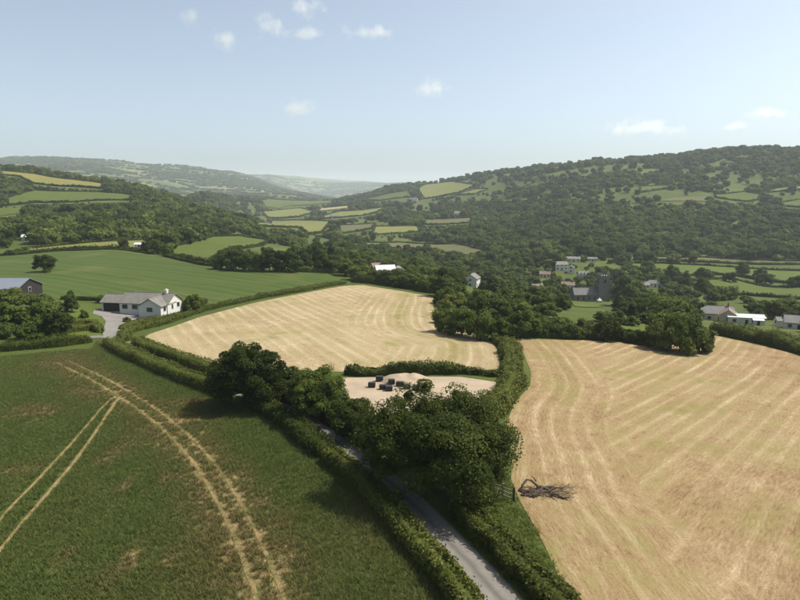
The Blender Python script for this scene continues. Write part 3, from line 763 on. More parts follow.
# ------------------------------------------------------------------ houses
PXB = []         # pixel boxes that stay clear of trees standing in front: x0, x1, y0, y1, depth
def keep(px0, px1, py0, py1, Y): PXB.append((px0, px1, py0, py1, Y))
def gable_block(e, L, W, h, rise, wall, roof, x0=0, y0=0, rz=0, over=.35, names=('wall', 'roof'), thick=.16):
    """walls with two gables along local x and a pitched roof of two slabs"""
    M = Matrix.Translation((x0, y0, 0)) @ Matrix.Rotation(rz, 4, 'Z')
    T = lambda vs: [tuple(M @ Vector(v)) for v in vs]
    a, b = L / 2, W / 2
    m = MB(); m.poly(T([(-a,-b,-1.5),(a,-b,-1.5),(a,b,-1.5),(-a,b,-1.5),(-a,-b,h),(a,-b,h),(a,b,h),(-a,b,h),(-a,0,h+rise),(a,0,h+rise)]),
                     [(0,1,5,4),(2,3,7,6),(1,2,6,9,5),(3,0,4,8,7),(0,3,2,1)])
    wl = m.build(names[0], G[wall], e)
    m = MB(); ao, k = a + over, over * rise / b
    for s in (-1, 1):
        m.poly(T([(-ao, s*(b+over), h-k+.02),(ao, s*(b+over), h-k+.02),(ao,0,h+rise+.02),(-ao,0,h+rise+.02),
                  (-ao, s*(b+over), h-k+thick),(ao, s*(b+over), h-k+thick),(ao,0,h+rise+thick),(-ao,0,h+rise+thick)]),
               [(0,1,2,3),(4,5,6,7),(0,1,5,4),(1,2,6,5),(2,3,7,6),(3,0,4,7)] if s < 0 else [(3,2,1,0),(7,6,5,4),(4,5,1,0),(5,6,2,1),(6,7,3,2),(7,4,0,3)])
    m.tube(T([(-ao,0,h+rise+thick),(ao,0,h+rise+thick)]), [.11,.11], 6)
    return wl, m.build(names[1], G[roof], e)
def opening(e, M, wdt, hgt, kind='window', mat='glass', frame='white'):
    """a window or door standing proud of a wall; M places its foot centre, local -y outwards"""
    T = lambda bx: [tuple(M @ Vector(v)) for v in bx]
    a = wdt / 2
    f = MB().poly(T([(-a-.08,-.06,-.08),(a+.08,-.06,-.08),(a+.08,.05,-.08),(-a-.08,.05,-.08),(-a-.08,-.06,hgt+.08),(a+.08,-.06,hgt+.08),(a+.08,.05,hgt+.08),(-a-.08,.05,hgt+.08)]),
                  [(0,3,2,1),(4,5,6,7),(0,1,5,4),(1,2,6,5),(2,3,7,6),(3,0,4,7)])
    o = f.build(kind, G[frame], e)
    MB().poly(T([(-a,-.085,0),(a,-.085,0),(a,-.05,0),(-a,-.05,0),(-a,-.085,hgt),(a,-.085,hgt),(a,-.05,hgt),(-a,-.05,hgt)]),
              [(0,3,2,1),(4,5,6,7),(0,1,5,4),(1,2,6,5),(2,3,7,6),(3,0,4,7)]).build('pane' if kind == 'window' else 'leaf', G[mat], o)
    return o
def wallM(x, y, z, ang): return Matrix.Translation((x, y, z)) @ Matrix.Rotation(ang, 4, 'Z')
def chimney(rf, x, y, z, mat='brick', w_=.45, h=1.3):
    m = MB().box(x-w_/2, x+w_/2, y-w_*.7, y+w_*.7, z-.6, z+h); m.box(x-w_*.62, x+w_*.62, y-w_*.85, y+w_*.85, z+h, z+h+.12)
    for q in (-.2, .2): m.tube([(x, y+q, z+h+.12), (x, y+q, z+h+.42)], [.11, .09], 6)
    return m.build('chimney', G[mat], rf)
def house(px, py, Y, L, W, h, rise, rz, wall, roof, label, name='house', cat='house', wins=3, ch=1, clear=True, storeys=1, group=None):
    p = atY(px, py, Y); z = hz(p[0], p[1])
    e = empty(name, (p[0], p[1], z), rz); tag(e, label, cat, group)
    wl, rf = gable_block(e, L, W, h, rise, wall, roof)
    for s in range(storeys):
        for k in range(wins):
            x = -L / 2 + L * (k + .5) / wins
            if s == 0 and k == wins // 2: opening(e, wallM(x, -W/2, 0, 0), .95, 2.0, 'door', 'dark')
            else: opening(e, wallM(x, -W/2, .95 + s * 2.6, 0), 1.15, 1.1)
        opening(e, wallM(L/2, 0, .95 + s * 2.6, math.pi/2), 1.1, 1.1)
        opening(e, wallM(-L/2, 0, .95 + s * 2.6, -math.pi/2), 1.1, 1.1)
    if ch >= 1: chimney(rf, L * .38, 0, h + rise)
    if ch >= 2: chimney(rf, -L * .38, 0, h + rise)
    TREES.append((p[0], p[1], max(L, W) * .62))
    if clear:
        dep = Y * CP + (CZ - z) * SP; s = F / dep
        x_, y_, _ = proj(np.array(p[0]), np.array(Y), np.array(z)); keep(float(x_) - L * .3 * s, float(x_) + L * .3 * s, float(y_) - (h + rise) * s, float(y_) - h * s * .6, Y)
    return e

# the white bungalow -----------------------------------------------------------
bp = atY(141, 312, 160); bz = max(hz(bp[0] + dx, bp[1] + dy) for dx in (-9, 9) for dy in (-5, 5)) - .05
B = empty('bungalow', (bp[0], bp[1], bz), math.radians(-9))
tag(B, 'white bungalow with long grey slate roofs and a front gable beside the driveway', 'house')
gable_block(B, 13.5, 7.4, 2.5, 2.1, 'white', 'lichen', 2.6, 0.8)
gable_block(B, 6.2, 6.0, 2.3, 1.6, 'white', 'lichen', -7.0, 1.2, names=('garage_wall', 'garage_roof'))
gable_block(B, 7.2, 6.0, 2.45, 1.75, 'white', 'lichen', 6.1, -2.2, -math.pi / 2, names=('wing_wall', 'wing_roof'))
rf = [c for c in B.children if c.name.startswith('roof')][0]
chimney(rf, 7.2, .8, 4.6, 'white', .6, .9)
opening(B, wallM(9.37, 2.4, 1.0, math.pi/2), 1.2, 1.1); opening(B, wallM(9.37, -.6, .9, math.pi/2), .7, 1.2)
opening(B, wallM(6.1, -5.82, .95, 0), 1.5, 1.1)
for x in (-2.6, .2): opening(B, wallM(x, -2.92, .95, 0), 1.5, 1.1)
opening(B, wallM(2.3, -2.92, 0, 0), 1.0, 2.05, 'door', 'dark')
opening(B, wallM(-7.0, -1.82, 0, 0), 4.8, 2.1, 'garage_door', 'dark', 'dark')
opening(B, wallM(9.12, -4.0, .95, math.pi/2), 1.0, 1.1)
keep(104, 184, 288, 318, 160); TREES.append((bp[0], bp[1], 11))
sheet('patio', [(bp[0]-6, bp[1]-7), (bp[0]+4, bp[1]-8.5), (bp[0]+4, bp[1]-2), (bp[0]-6, bp[1]-1)], 2, G['drive'], .16)

def car(px, py, rz, paint, label):
    g = ground(px, py); e = empty('parked_car', (g.x, g.y, g.z + .13), rz); tag(e, label, 'car')
    prof = [(-2.1,.35),(-2.1,.75),(-1.95,.92),(-1.35,1.0),(-.75,1.42),(.75,1.45),(1.35,1.0),(2.0,.9),(2.12,.7),(2.1,.35)]
    m = MB(); n = len(prof)
    for s, yy in ((0, -.82), (1, .82)):
        m.v += [(x, yy * (.86 if z > 1.1 else 1), z) for x, z in prof]
    m.f += [tuple(range(n))[::-1], tuple(range(n, 2*n))] + [(k, (k+1) % n, n + (k+1) % n, n + k) for k in range(n)]
    body = m.build('body', G[paint], e, bevel=.05)
    for yy in (-.80, .80):
        w_ = .89 * yy
        MB().poly([(-1.05,yy*1.03,1.03),(1.1,yy*1.03,1.03),(.68,w_*1.0,1.38),(-.72,w_*1.0,1.38)], [(0,1,2,3)]).build('side_window', G['glass'], e)
    MB().poly([(1.32,-.68,1.04),(1.32,.68,1.04),(.80,.6,1.40),(.80,-.6,1.40)], [(0,1,2,3)]).build('windscreen', G['glass'], e).location.x = .03
    for x in (-1.3, 1.3):
        for y in (-.78, .78):
            wl = MB().tube([(x, y-.1, .32), (x, y+.1, .32)], [.32, .32], 14).build('wheel', G['tyre'], e)
            MB().tube([(x, y-.115, .32), (x, y+.115, .32)], [.18, .18], 10).build('rim', G['silver'], wl)
    return e
car(131.5, 312.5, math.radians(60), 'carp', 'dark blue car parked in front of the bungalow')
car(143, 313.5, math.radians(20), 'carp', 'dark car parked beside the front gable of the bungalow')

# barn roofs at the left edge
def shed(px, py, Y, L, W, h, rise, rz, wall, roof, label, name='barn', cat='barn'):
    return house(px, py, Y, L, W, h, rise, rz, wall, roof, label, name, cat, wins=1, ch=0)
shed(10, 309, 172, 13, 11, 2.2, 2.3, math.radians(-4), 'dark', 'sheet_blue', 'barn with a blue grey sheet roof behind the garden trees at the left edge')
keep(0, 34, 289, 299, 172)
shed(28, 246, 372, 5, 4, 2.4, 1.2, .2, 'cream', 'sheet_white', 'small white roofed farm shed under the left wood', 'farm_shed', 'shed')
shed(140, 250, 335, 4.5, 3, 2.2, .8, .1, 'white', 'sheet_white', 'small white hut beside the trees behind the green crop', 'hut', 'hut')

# the village -------------------------------------------------------------------
R_ = math.radians
house(472, 285, 330, 8.5, 7, 4.8, 2.2, R_(70), 'white', 'lichen', 'tall pale house with its gable showing above the pale hay field', storeys=2, wins=2)
house(385, 272, 262, 8, 6, 3.6, 1.8, R_(12), 'white', 'sheet_white', 'white roofed house half hidden by the trees behind the pale hay field', wins=3, ch=0)
house(397, 271, 275, 6, 5, 3.4, 1.6, R_(80), 'white', 'lichen', 'small pale house just right of the white roofed one in the trees', wins=2, ch=1)
VH = [  # px, py, Y, L, W, h, rise, rz, wall, roof, label, storeys
 (560,268,480,12,8,5.2,2.4,10,'white','lichen','large white village house with two storeys at the top of the village',2),
 (573,262,520,13,7,3.2,1.8,-5,'cream','lichen','long pale roofed house behind the large white village house',1),
 (592,261,530,9,5,2.8,1.2,-4,'cream','lichen','low white roof at the top right of the village',1),
 (571,268,470,7,6,4.4,2.0,75,'white','lichen','narrow white house right of the large white village house',2),
 (583,271,450,9,6,4.2,2.0,8,'cream','slate','cream house under the low white roof',2),
 (545,271,455,9,6,3.2,2.0,-12,'cream','tile','brown tiled cottage left of the large white village house',1),
 (556,276,430,10,6,3.4,2.1,14,'stone','slate','grey stone cottage below the large white village house',1),
 (568,279,415,10,6,3.4,2.1,-8,'cream','tile','brown tiled cottage above the church',1),
 (537,281,400,9,6,3.2,2.0,20,'stone','slate','slate roofed stone cottage left of the church among trees',1),
 (522,276,420,8,6,3.2,2.0,-10,'white','lichen','pale cottage in the trees right of the tall gabled house',1),
 (516,285,370,9,6,3.0,1.9,5,'cream','tile','tiled cottage in the trees between the tall gabled house and the church',1),
 (628,279,420,10,7,3.4,2.2,-6,'stone','slate','dark slate cottage right of the church tower',1),
 (641,281,410,12,7,3.2,2.2,10,'cream','slate','slate roofed cottage in the middle of the row right of the church',1),
 (655,281,415,9,6,3.2,2.0,-15,'white','slate','white walled cottage at the right end of the row beyond the church',1),
 (637,288,375,12,6,2.8,1.5,4,'cream','lichen','low pale roofed building below the row right of the church',1),
 (488,262,560,8,6,3.4,2.0,30,'white','lichen','tiny white house above the village at the end of the long pasture',1),
 (457,217,1120,13,8,5,3,10,'white','lichen','lone white farmhouse in the woods on the middle slope',2),
 (414,203,1500,20,11,5,4,-10,'white','slate','far white farmhouse under the hilltop pastures',2),
 (335,221,1230,18,9,5,3,20,'cream','slate','far farmhouse in the valley beside the long meadow',2),
 (377,263,300,7,5,3,1.8,30,'cream','tile','brown roofed cottage in the trees behind the white roofed house',1),
]
for v in VH:
    house(*v[:3], v[3] * .85, v[4] * .85, v[5] * .85, v[6] * .9, R_(v[7]), v[8], v[9], v[10], 'cottage' if 'cottage' in v[10] else 'house', 'house', 3, 1, v[10].startswith(('large', 'narrow', 'low', 'white', 'lone', 'far', 'long', 'cream', 'brown', 'dark slate', 'slate')), v[11])
# farm buildings right of the big tree clump
house(712, 316, 232, 14, 7, 3.2, 2.3, R_(-14), 'cream', 'slate', 'long slate roofed farmhouse behind the round tree clump', 'farmhouse', 'house', 4, 2)
house(728, 319, 222, 6.5, 6, 3.0, 2.0, R_(62), 'cream', 'tile', 'brown gabled farm building between the slate farmhouse and the white roof', 'farm_building', 'house', 2, 0)
house(744, 322, 219, 12, 5.5, 2.7, .7, R_(-13), 'white', 'sheet_white', 'long low building with a bright white roof behind the hay field hedge', 'farm_building', 'barn', 3, 0)
house(757, 326, 212, 3, 2.4, 2, .5, R_(-13), 'white', 'sheet_white', 'tiny white shed at the right end of the white roof', 'garden_shed', 'shed', 1, 0)
house(797, 329, 205, 8, 7, 2.6, 1.9, R_(-25), 'white', 'slate', 'slate roofed white house cut by the right edge of the photo', 'house', 'house', 3, 1)
house(783, 325, 214, 5, 3.5, 2.2, 1.0, R_(-10), 'white', 'lichen', 'small pale outbuilding left of the house at the right edge', 'outbuilding', 'shed', 1, 0)

# church
cp = atY(602, 301, 365); cz = hz(cp[0], cp[1]); CH = empty('church', (cp[0], cp[1], cz), R_(4))
tag(CH, 'grey stone church with a square battlemented tower in the village', 'church')
m = MB().box(-3, 3, -3, 3, -2, 15.2); m.build('tower', G['stone'], CH)
m = MB()
for sx in (-1, 1):
    for sy in (-1, 1): m.box(sx*3.25-.45, sx*3.25+.45, sy*3.25-.45, sy*3.25+.45, -2, 12.5)
m.build('buttress', G['stone'], CH)
m = MB().box(-3.2, 3.2, -3.2, 3.2, 15.203, 15.6)
for k in range(5):
    a = -3.2 + k * 1.45
    for s in (-3.2, 2.8):
        m.box(a, a + .6, s, s + .4, 15.6, 16.5)
        m.box(s + .003, s + .397, a + .003, a + .597, 15.604, 16.496)
m.build('parapet', G['stone'], CH)
for ang in range(4):
    A_ = Matrix.Rotation(ang * math.pi / 2, 4, 'Z') @ wallM(0, -3, 11.2, 0); opening(CH, A_, 1.2, 2.2, 'window', 'glass', 'stone')
gable_block(CH, 15, 7, 4.6, 3.4, 'stone', 'slate', -10.6, .4, names=('nave_wall', 'nave_roof'))
for k in range(4): opening(CH, wallM(-16 + k * 3.4, -3.1, 1.3, 0), 1.0, 2.2, 'window', 'glass', 'stone')
keep(572, 610, 272, 306, 365); TREES.append((cp[0], cp[1], 6)); TREES.append((cp[0] - 10, cp[1], 8))
g = atY(599.5, 300, 352); e = empty('grave_tent', (g[0], g[1], hz(g[0], g[1]))); tag(e, 'small white pointed tent at the foot of the church tower', 'tent')
MB().poly([(-1.2,-1.2,0),(1.2,-1.2,0),(1.2,1.2,0),(-1.2,1.2,0),(-1.2,-1.2,1.6),(1.2,-1.2,1.6),(1.2,1.2,1.6),(-1.2,1.2,1.6)], [(0,1,5,4),(1,2,6,5),(2,3,7,6),(3,0,4,7)]).build('wall', G['white'], e)
MB().poly([(-1.35,-1.35,1.6),(1.35,-1.35,1.6),(1.35,1.35,1.6),(-1.35,1.35,1.6),(0,0,3.2)], [(0,1,4),(1,2,4),(2,3,4),(3,0,4),(3,2,1,0)]).build('roof', G['white'], e)

# ------------------------------------------------------------------ paddock: bales and spoil heap
bale_m = MB().box(-.6, .6, -.42, .42, 0, .82).mesh('bale', G['wrap'], bevel=.13)
BL = [(371.8,387.5,'leftmost black wrapped bale in the paddock'),(379.5,381.5,'black wrapped bale at the back of the row beside the hedge'),(383,389.5,'black wrapped bale standing in front of the back one'),
      (391.5,384.5,'black wrapped bale at the foot of the earth heap, left one'),(400,386.5,'black wrapped bale in front of the middle of the earth heap'),(407,389,'black wrapped bale right of the earth heap centre'),
      (416,390.5,'second black wrapped bale from the right end of the row'),(425.5,392,'rightmost black wrapped bale above the oak crown'),(389,391,'black wrapped bale lowest in the row, half behind the oak')]
for k, (x, y, lb) in enumerate(BL):
    g = ground(x, y); o = obj('silage_bale', bale_m, loc=(g.x, g.y, g.z + .06), rz=random.uniform(-.25, .1)); tag(o, lb, 'bale', 'wrapped bales in the paddock'); o.scale = [random.uniform(.9, 1.1) for _ in range(3)]
def heap(name, px, py, rx, ry, h, mat, label):
    g = ground(px, py); n = 26; V, Q = [], []
    for a in range(n + 1):
        for b in range(n + 1):
            u, v = a / n * 2 - 1, b / n * 2 - 1; r = math.hypot(u, v)
            q = max(0, 1 - r * r) ** 1.1 * (.7 + .6 * float(vnoise(np.array(u * 3 + 5), np.array(v * 3 + 2), 13))) * h
            V.append((u * rx, v * ry, hz(g.x + u * rx, g.y + v * ry) - g.z + q - .15 * (r > .98)))
    for a in range(n):
        for b in range(n): Q.append((a*(n+1)+b, (a+1)*(n+1)+b, (a+1)*(n+1)+b+1, a*(n+1)+b+1))
    o = obj(name, mesh_np(name, V, Q, G[mat], None, True), loc=g); tag(o, label, 'heap'); return o
heap('spoil_heap', 406, 381, 4.6, 3.2, 1.25, 'earth', 'low pale heap of earth behind the black bales in the paddock')

# ------------------------------------------------------------------ fallen tree, rail fence, barrel
ft = ground(545, 493); E = empty('fallen_tree', ft, 0); tag(E, 'fallen dead tree limbs lying tangled in the golden hay field beside the oak', 'fallen tree'); E.scale = (.95, 1, .72)
def limb(pts, r0, r1, n=7, name='limb', par=E, mat='dead'):
    L = [Vector(p) for p in pts]
    return MB().tube(L, [r0 + (r1 - r0) * k / (len(L) - 1) for k in range(len(L))], n).build(name, G[mat], par, smooth=True)
main = limb([(-.6,.9,.3),(-.1,.45,.5),(.5,0,.4),(.9,-.6,.3),(1.6,-1.2,.15),(2.2,-1.3,.3)], .24, .08)
limb([(-2.3,.3,.12),(-2.25,.8,.55),(-1.7,1.25,1.15),(-1.2,1.2,1.05),(-.7,.8,.6),(-.4,.6,.3)], .13, .16)
limb([(-2.6,-.55,.15),(-2.0,-.7,.2),(-1.3,-.6,.35),(-.6,-.2,.3),(.2,.1,.3)], .20, .13)
limb([(-1.8,-.9,.1),(-1.2,-.9,.45),(-.7,-.55,.2),(-.2,-.75,.5)], .15, .06)
limb([(.1,.5,.3),(.8,.55,.55),(1.5,.35,.5),(2.2,.35,.3)], .14, .04)
limb([(.3,.1,.3),(1.1,.1,.7),(1.9,-.1,.9),(2.6,.2,.7)], .13, .03)
limb([(-2.2,-.2,.15),(-1.6,-.1,.5),(-1.0,.1,.25),(-.3,.0,.5)], .16, .08)
limb([(-1.5,-1.1,.1),(-.9,-.3,.5),(-.2,.3,.6),(.4,.9,.35)], .13, .05)
limb([(.2,.9,.2),(.9,.9,.4),(1.5,.7,.2)], .15, .07)
limb([(-.7,1.2,.9),(-.9,1.5,1.3),(-1.1,1.75,1.35)], .09, .03)
limb([(.7,-.3,.3),(.6,-.9,.5),(1.0,-1.6,.3)], .12, .04)
limb([(-2.6,.35,.1),(-2.25,.15,.38),(-1.95,.3,.15)], .26, .22, 8, 'stump')
tw = MB()
for k in range(130):
    a = Vector((random.uniform(.2, 2.9), random.uniform(-1.3, 1.0), random.uniform(.1, .7))); d = Vector((random.uniform(-.2, 1), random.uniform(-.8, .8), random.uniform(-.1, .6))) * random.uniform(.5, 1.0)
    tw.tube([a, a + d * .5 + Vector((0, 0, .08)), a + d], [.03, .02, .008], 4, False)
for k in range(170):
    a = Vector((random.uniform(-2.4, .6), random.uniform(-1.0, .6), random.uniform(.1, .4))); d = Vector((random.uniform(-.6, .6), random.uniform(-.6, .6), random.uniform(0, .5)))
    tw.tube([a, a + d * .5, a + d], [.035, .02, .008], 4, False)
tag(tw.build('twigs', G['twig'], E), kind='stuff')
TREES.append((ft.x, ft.y, 2.6))
f0, f1 = ground(493, 494), ground(513.5, 502)
E = empty('rail_fence', f0); tag(E, 'short wooden post and rail fence under the right side of the big oak', 'fence')
dv = f1 - f0
for t in (0, .5, 1): p = dv * t; MB().box(p.x-.09, p.x+.09, p.y-.09, p.y+.09, p.z-.3, p.z+1.55).build('post', G['dark' if t == 1 else 'timber'], E, bevel=.015)
nrm = Vector((-dv.y, dv.x, 0)).normalized() * .13
for hgt in (.4, .8, 1.2):
    a, b = -nrm + Vector((0, 0, hgt)), dv - nrm + Vector((0, 0, hgt)); MB().tube([a, b], [.06, .06], 4).build('rail', G['timber'], E)
g = ground(396, 462); E = empty('plastic_barrel', (g.x, g.y, g.z + .09)); tag(E, 'pale blue plastic barrel in the gateway under the big oak', 'barrel')
MB().tube([(0,0,0),(0,0,.06),(0,0,.3),(0,0,.32),(0,0,.6),(0,0,.62),(0,0,.85),(0,0,.92)], [.26,.29,.31,.28,.31,.28,.29,.24], 16).build('drum', G['blue'], E, smooth=True)
MB().tube([(0,0,.921),(0,0,.95)], [.2,.2], 14).build('lid', G['white'], E)

# ------------------------------------------------------------------ single trees set out by hand
for a in [('round3',45,272,23,23,'lone tree standing in the dark green crop at the left'),
          ('round1',193,312,20,23,'round tree at the right corner of the white bungalow'),
          ('round4',12,330,40,34,'leftmost garden tree below the blue grey barn'),('round0',40,331,34,32,'garden tree second from the left below the blue grey barn'),
          ('round3',58,338,32,36,'dark rounded tree at the right end of the garden trees'),('bush1',28,341,36,22,'low dark bush in front of the garden trees'),
          ('tall0',72,312,16,27,'pale pointed tree left of the bungalow garden'),('round2',10,306,34,22,'tree hiding the foot of the blue grey barn'),('bush0',50,312,26,14,'bush right of the blue grey barn'),
          ('bush2',84,318,10,9,'small bush on the garden lawn left of the drive'),('bush1',103,303,12,10,'dark shrub at the left corner of the bungalow'),('bush2',127,322,9,6,'small shrub at the bend of the driveway'),
          ('bush0',36,309,30,20,'bush hiding the right end of the blue grey barn'),('bush0',0,338,26,22,'bush at the left edge of the photo under the garden trees')]:
    tree_px(*a, cat='bush' if 'bush' in a[0] else 'tree', name='bush' if 'bush' in a[0] else 'tree')
for k, (x, y, w_, h_) in enumerate([(222,269,20,20),(236,270,24,27),(252,271,24,25),(270,271.5,26,27),(288,271.5,26,29),(303,270,20,22)]):
    tree_px('round%d' % (k % 5), x, y, w_, h_, ['leftmost tree', 'second tree from the left', 'third tree from the left', 'fourth tree from the left', 'fifth and largest tree', 'rightmost tree'][k] + ' of the dark copse behind the green crop', group='dark copse behind the green crop')
for k, (x, y, w_, h_, q) in enumerate([(326,272,24,24,1),(345,276,20,20,4),(362,281,26,20,2),(378,283,22,17,2),(395,286,26,22,2),(412,289,24,23,4),(428,292,24,22,2),(440,296,16,18,1)]):
    tree_px('round%d' % q, x, y, w_, h_, ['leftmost', 'second', 'third', 'fourth', 'fifth', 'sixth', 'seventh', 'rightmost'][k] + ' tree from the left in the row behind the pale hay field', group='tree row behind the pale hay field')
for k, (x, y, w_, h_, q) in enumerate([(446,332,26,30,'round2'),(462,336,32,36,'round2'),(482,339,34,38,'bush0'),(500,341,24,28,'round4'),(522,337,34,36,'round1'),(548,337,26,18,'bush1'),(568,338,24,18,'bush1'),(585,338,20,14,'bush2'),(609,341,30,30,'round3')]):
    tree_px(q, x, y, w_, h_, ['leftmost tree of the thicket in the corner of the pale hay field', 'tall tree second in the thicket at the corner of the pale hay field', 'bulky tree in the middle of the thicket beside the pale hay field', 'tree at the right end of the thicket beside the pale hay field',
        'round tree right of the thicket at the end of the golden hay field', 'left low bush at the far end of the golden hay field', 'middle low bush at the far end of the golden hay field', 'right low bush at the far end of the golden hay field', 'dark round tree alone at the far end of the golden hay field'][k],
        cat='bush' if 'bush' in q and k > 4 else 'tree', name='bush' if 'bush' in q and k > 4 else 'tree')
for k, (x, y, w_, h_, q) in enumerate([(660,349,34,38,'round3'),(680,352,44,50,'round1'),(699,352,30,36,'round3'),(672,340,50,42,'round4'),(707,352,14,17,'bush2')]):
    tree_px(q, x, y, w_, h_, ['left tree', 'largest front tree', 'right tree', 'rear tree', 'small reddish bush'][k] + ' of the round clump jutting into the golden hay field', cat='bush' if q == 'bush2' else 'tree', name='bush' if q == 'bush2' else 'tree')
for k, (x, y, w_, h_, q) in enumerate([(534,337,22,24,'round4'),(557,337,26,24,'bush1'),(576,338,24,22,'bush0'),(594,339,24,20,'bush1'),(622,341,24,24,'bush0'),(634,343,24,24,'round1'),(646,345,24,28,'round3'),(584,330,24,18,'bush2'),(560,326,26,18,'bush0'),(604,322,26,20,'round2'),(630,326,22,16,'bush2'),(540,327,24,20,'bush2')]):
    tree_px(q, x, y, w_ * .9, h_ * .7, ('bush' if 'bush' in q else 'tree') + ' number %s from the left in the garden thicket behind the golden hay field' % {534:'one',540:'two',557:'three',560:'four',576:'five',584:'six',594:'seven',604:'eight',622:'nine',630:'ten',634:'eleven',646:'twelve'}[x],
            cat='bush' if 'bush' in q else 'tree', group='garden thicket behind the golden hay field', name='bush' if 'bush' in q else 'tree')
for k, (x, y, w_, h_) in enumerate([(628,306,38,34),(646,312,30,26),(655,318,40,28),(497,318,30,26),(515,312,34,30),(478,316,26,28),(538,304,28,24),(556,302,24,26),(545,318,30,20)]):
    tree_px('round%d' % (k * 2 % 5), x, y, w_, h_, 'broad tree ' + ['just right of the church tower', 'right of the church behind the round clump', 'behind the left side of the round clump', 'behind the right end of the thicket', 'above the round tree right of the thicket', 'behind the middle of the thicket', 'left of the churchyard lawn', 'at the left end of the church nave', 'below the churchyard lawn'][k], group='broad trees below the village')
for x, y, w_, h_, lb in [(742,275,14,15,'round tree alone in the middle of the long bright pasture'),(672,280,16,17,'dark tree at the left end of the long bright pasture'),(703,279,20,13,'wide bush like tree below the bright pasture, left one'),
                     (729,282,14,13,'round tree below the bright pasture, middle one'),(760,279,14,13,'round tree under the right part of the bright pasture'),(765,284,18,14,'wide tree at the hedge under the bright pasture'),(795,288,16,14,'tree at the right edge below the bright pasture'),
                     (53,177,8,6.5,'lone tree on the top edge of the yellow meadow'),(124,249,12,13,'small round tree at the far edge of the green crop'),(147,252,14,14,'tree left in the clump behind the green crop'),(158,254,18,16,'bushy tree in the middle of the clump behind the green crop'),(168,256,14,13,'tree right in the clump behind the green crop')]:
    tree_px(random.choice(['round0', 'round1', 'round3']), x, y, w_, h_, lb)

for k, (x, w_, h_) in enumerate([(706,7,5),(711,9,7),(717,10,8),(724,10,8),(731,9,6.5),(738,8,6),(745,7,5),(750,4,6),(757,6,5),(762,7,5),(773,8,6.5),(780,9,7),(787,8,6),(794,9,6.5),(798,8,6)]):
    tree_px('round%d' % (k % 5), x, [149.5, 148.5][x > 740] + 6, w_, h_, 'dark tree on the skyline of the right hill, number %s from the left' % ['one','two','three','four','five','six','seven','eight','nine','ten','eleven','twelve','thirteen','fourteen','fifteen'][k], group='skyline trees on the right hill')
for x, y, w_, h_, q, lb in [(442,304,18,18,'round2','upper small tree at the right edge of the pale hay field'),(445,314,20,20,'bush0','middle bushy tree at the right edge of the pale hay field'),(443,323,18,18,'round4','lower small tree at the right edge of the pale hay field'),(456,310,24,22,'round2','light green tree just behind the right edge of the pale hay field')]:
    tree_px(q, x, y, w_, h_, lb)
# ------------------------------------------------------------------ woods and village trees from the photograph's layout
def scatter_gn(name, P, SC, RZ, ID, objs, dry=None):
    me = bpy.data.meshes.new(name); me.vertices.add(len(P)); me.vertices.foreach_set('co', np.asarray(P, np.float32).ravel())
    for nm, ty, d in (('scl', 'FLOAT_VECTOR', SC), ('rot', 'FLOAT_VECTOR', np.column_stack([np.zeros(len(P)), np.zeros(len(P)), RZ])), ):
        at = me.attributes.new(nm, ty, 'POINT'); at.data.foreach_set('vector', np.asarray(d, np.float32).ravel())
    at = me.attributes.new('pick', 'INT', 'POINT'); at.data.foreach_set('value', np.asarray(ID, np.int32))
    if dry is not None: at = me.attributes.new('dry', 'FLOAT', 'POINT'); at.data.foreach_set('value', np.asarray(dry, np.float32))
    me.update()
    o = obj(name, me); mod = o.modifiers.new('plants', 'NODES')
    g = bpy.data.node_groups.new(name, 'GeometryNodeTree'); mod.node_group = g
    g.interface.new_socket('Geometry', in_out='INPUT', socket_type='NodeSocketGeometry'); g.interface.new_socket('Geometry', in_out='OUTPUT', socket_type='NodeSocketGeometry')
    N = g.nodes.new; gi, go = N('NodeGroupInput'), N('NodeGroupOutput'); ip = N('GeometryNodeInstanceOnPoints'); jn = N('GeometryNodeJoinGeometry')
    for ob in reversed(objs):
        oi = N('GeometryNodeObjectInfo'); oi.inputs['Object'].default_value = ob; gt = N('GeometryNodeGeometryToInstance')
        g.links.new(oi.outputs['Geometry'], gt.inputs[0]); g.links.new(gt.outputs[0], jn.inputs[0])
    def na(nm, ty):
        q = N('GeometryNodeInputNamedAttribute'); q.data_type = ty; q.inputs[0].default_value = nm; return q.outputs['Attribute']
    g.links.new(gi.outputs[0], ip.inputs['Points']); g.links.new(jn.outputs[0], ip.inputs['Instance']); ip.inputs['Pick Instance'].default_value = True
    g.links.new(na('pick', 'INT'), ip.inputs['Instance Index']); g.links.new(na('rot', 'FLOAT_VECTOR'), ip.inputs['Rotation']); g.links.new(na('scl', 'FLOAT_VECTOR'), ip.inputs['Scale'])
    g.links.new(ip.outputs[0], go.inputs[0])
    return tag(o, kind='stuff')
def jitter(x0, x1, y0, y1, s):
    X, Y = np.meshgrid(np.arange(x0, x1, s), np.arange(y0, y1, s)); X = X + (np.arange(X.shape[0]) % 2)[:, None] * s / 2
    X, Y = X.ravel(), Y.ravel(); return X + RNG.uniform(-.42, .42, len(X)) * s, Y + RNG.uniform(-.42, .42, len(X)) * s
VILL = [(340,279),(352,283),(435,295),(440,328),(500,338),(512,335),(600,337),(640,343),(700,333),(712,331),(800,350),(880,372),(880,300),(800,300),(737,293),(690,284),(684,277),(640,271),(612,264),(560,252),(490,253),(470,258),(430,254),(362,247),(320,242),(300,240),(312,262),(340,272)]
TR = np.array(TREES)
def clear_of(X, Y, pad):
    ok = np.ones(X.shape, bool)
    for x, y, r in TR: ok &= (X - x) ** 2 + (Y - y) ** 2 > (r * .8 + pad) ** 2
    return ok
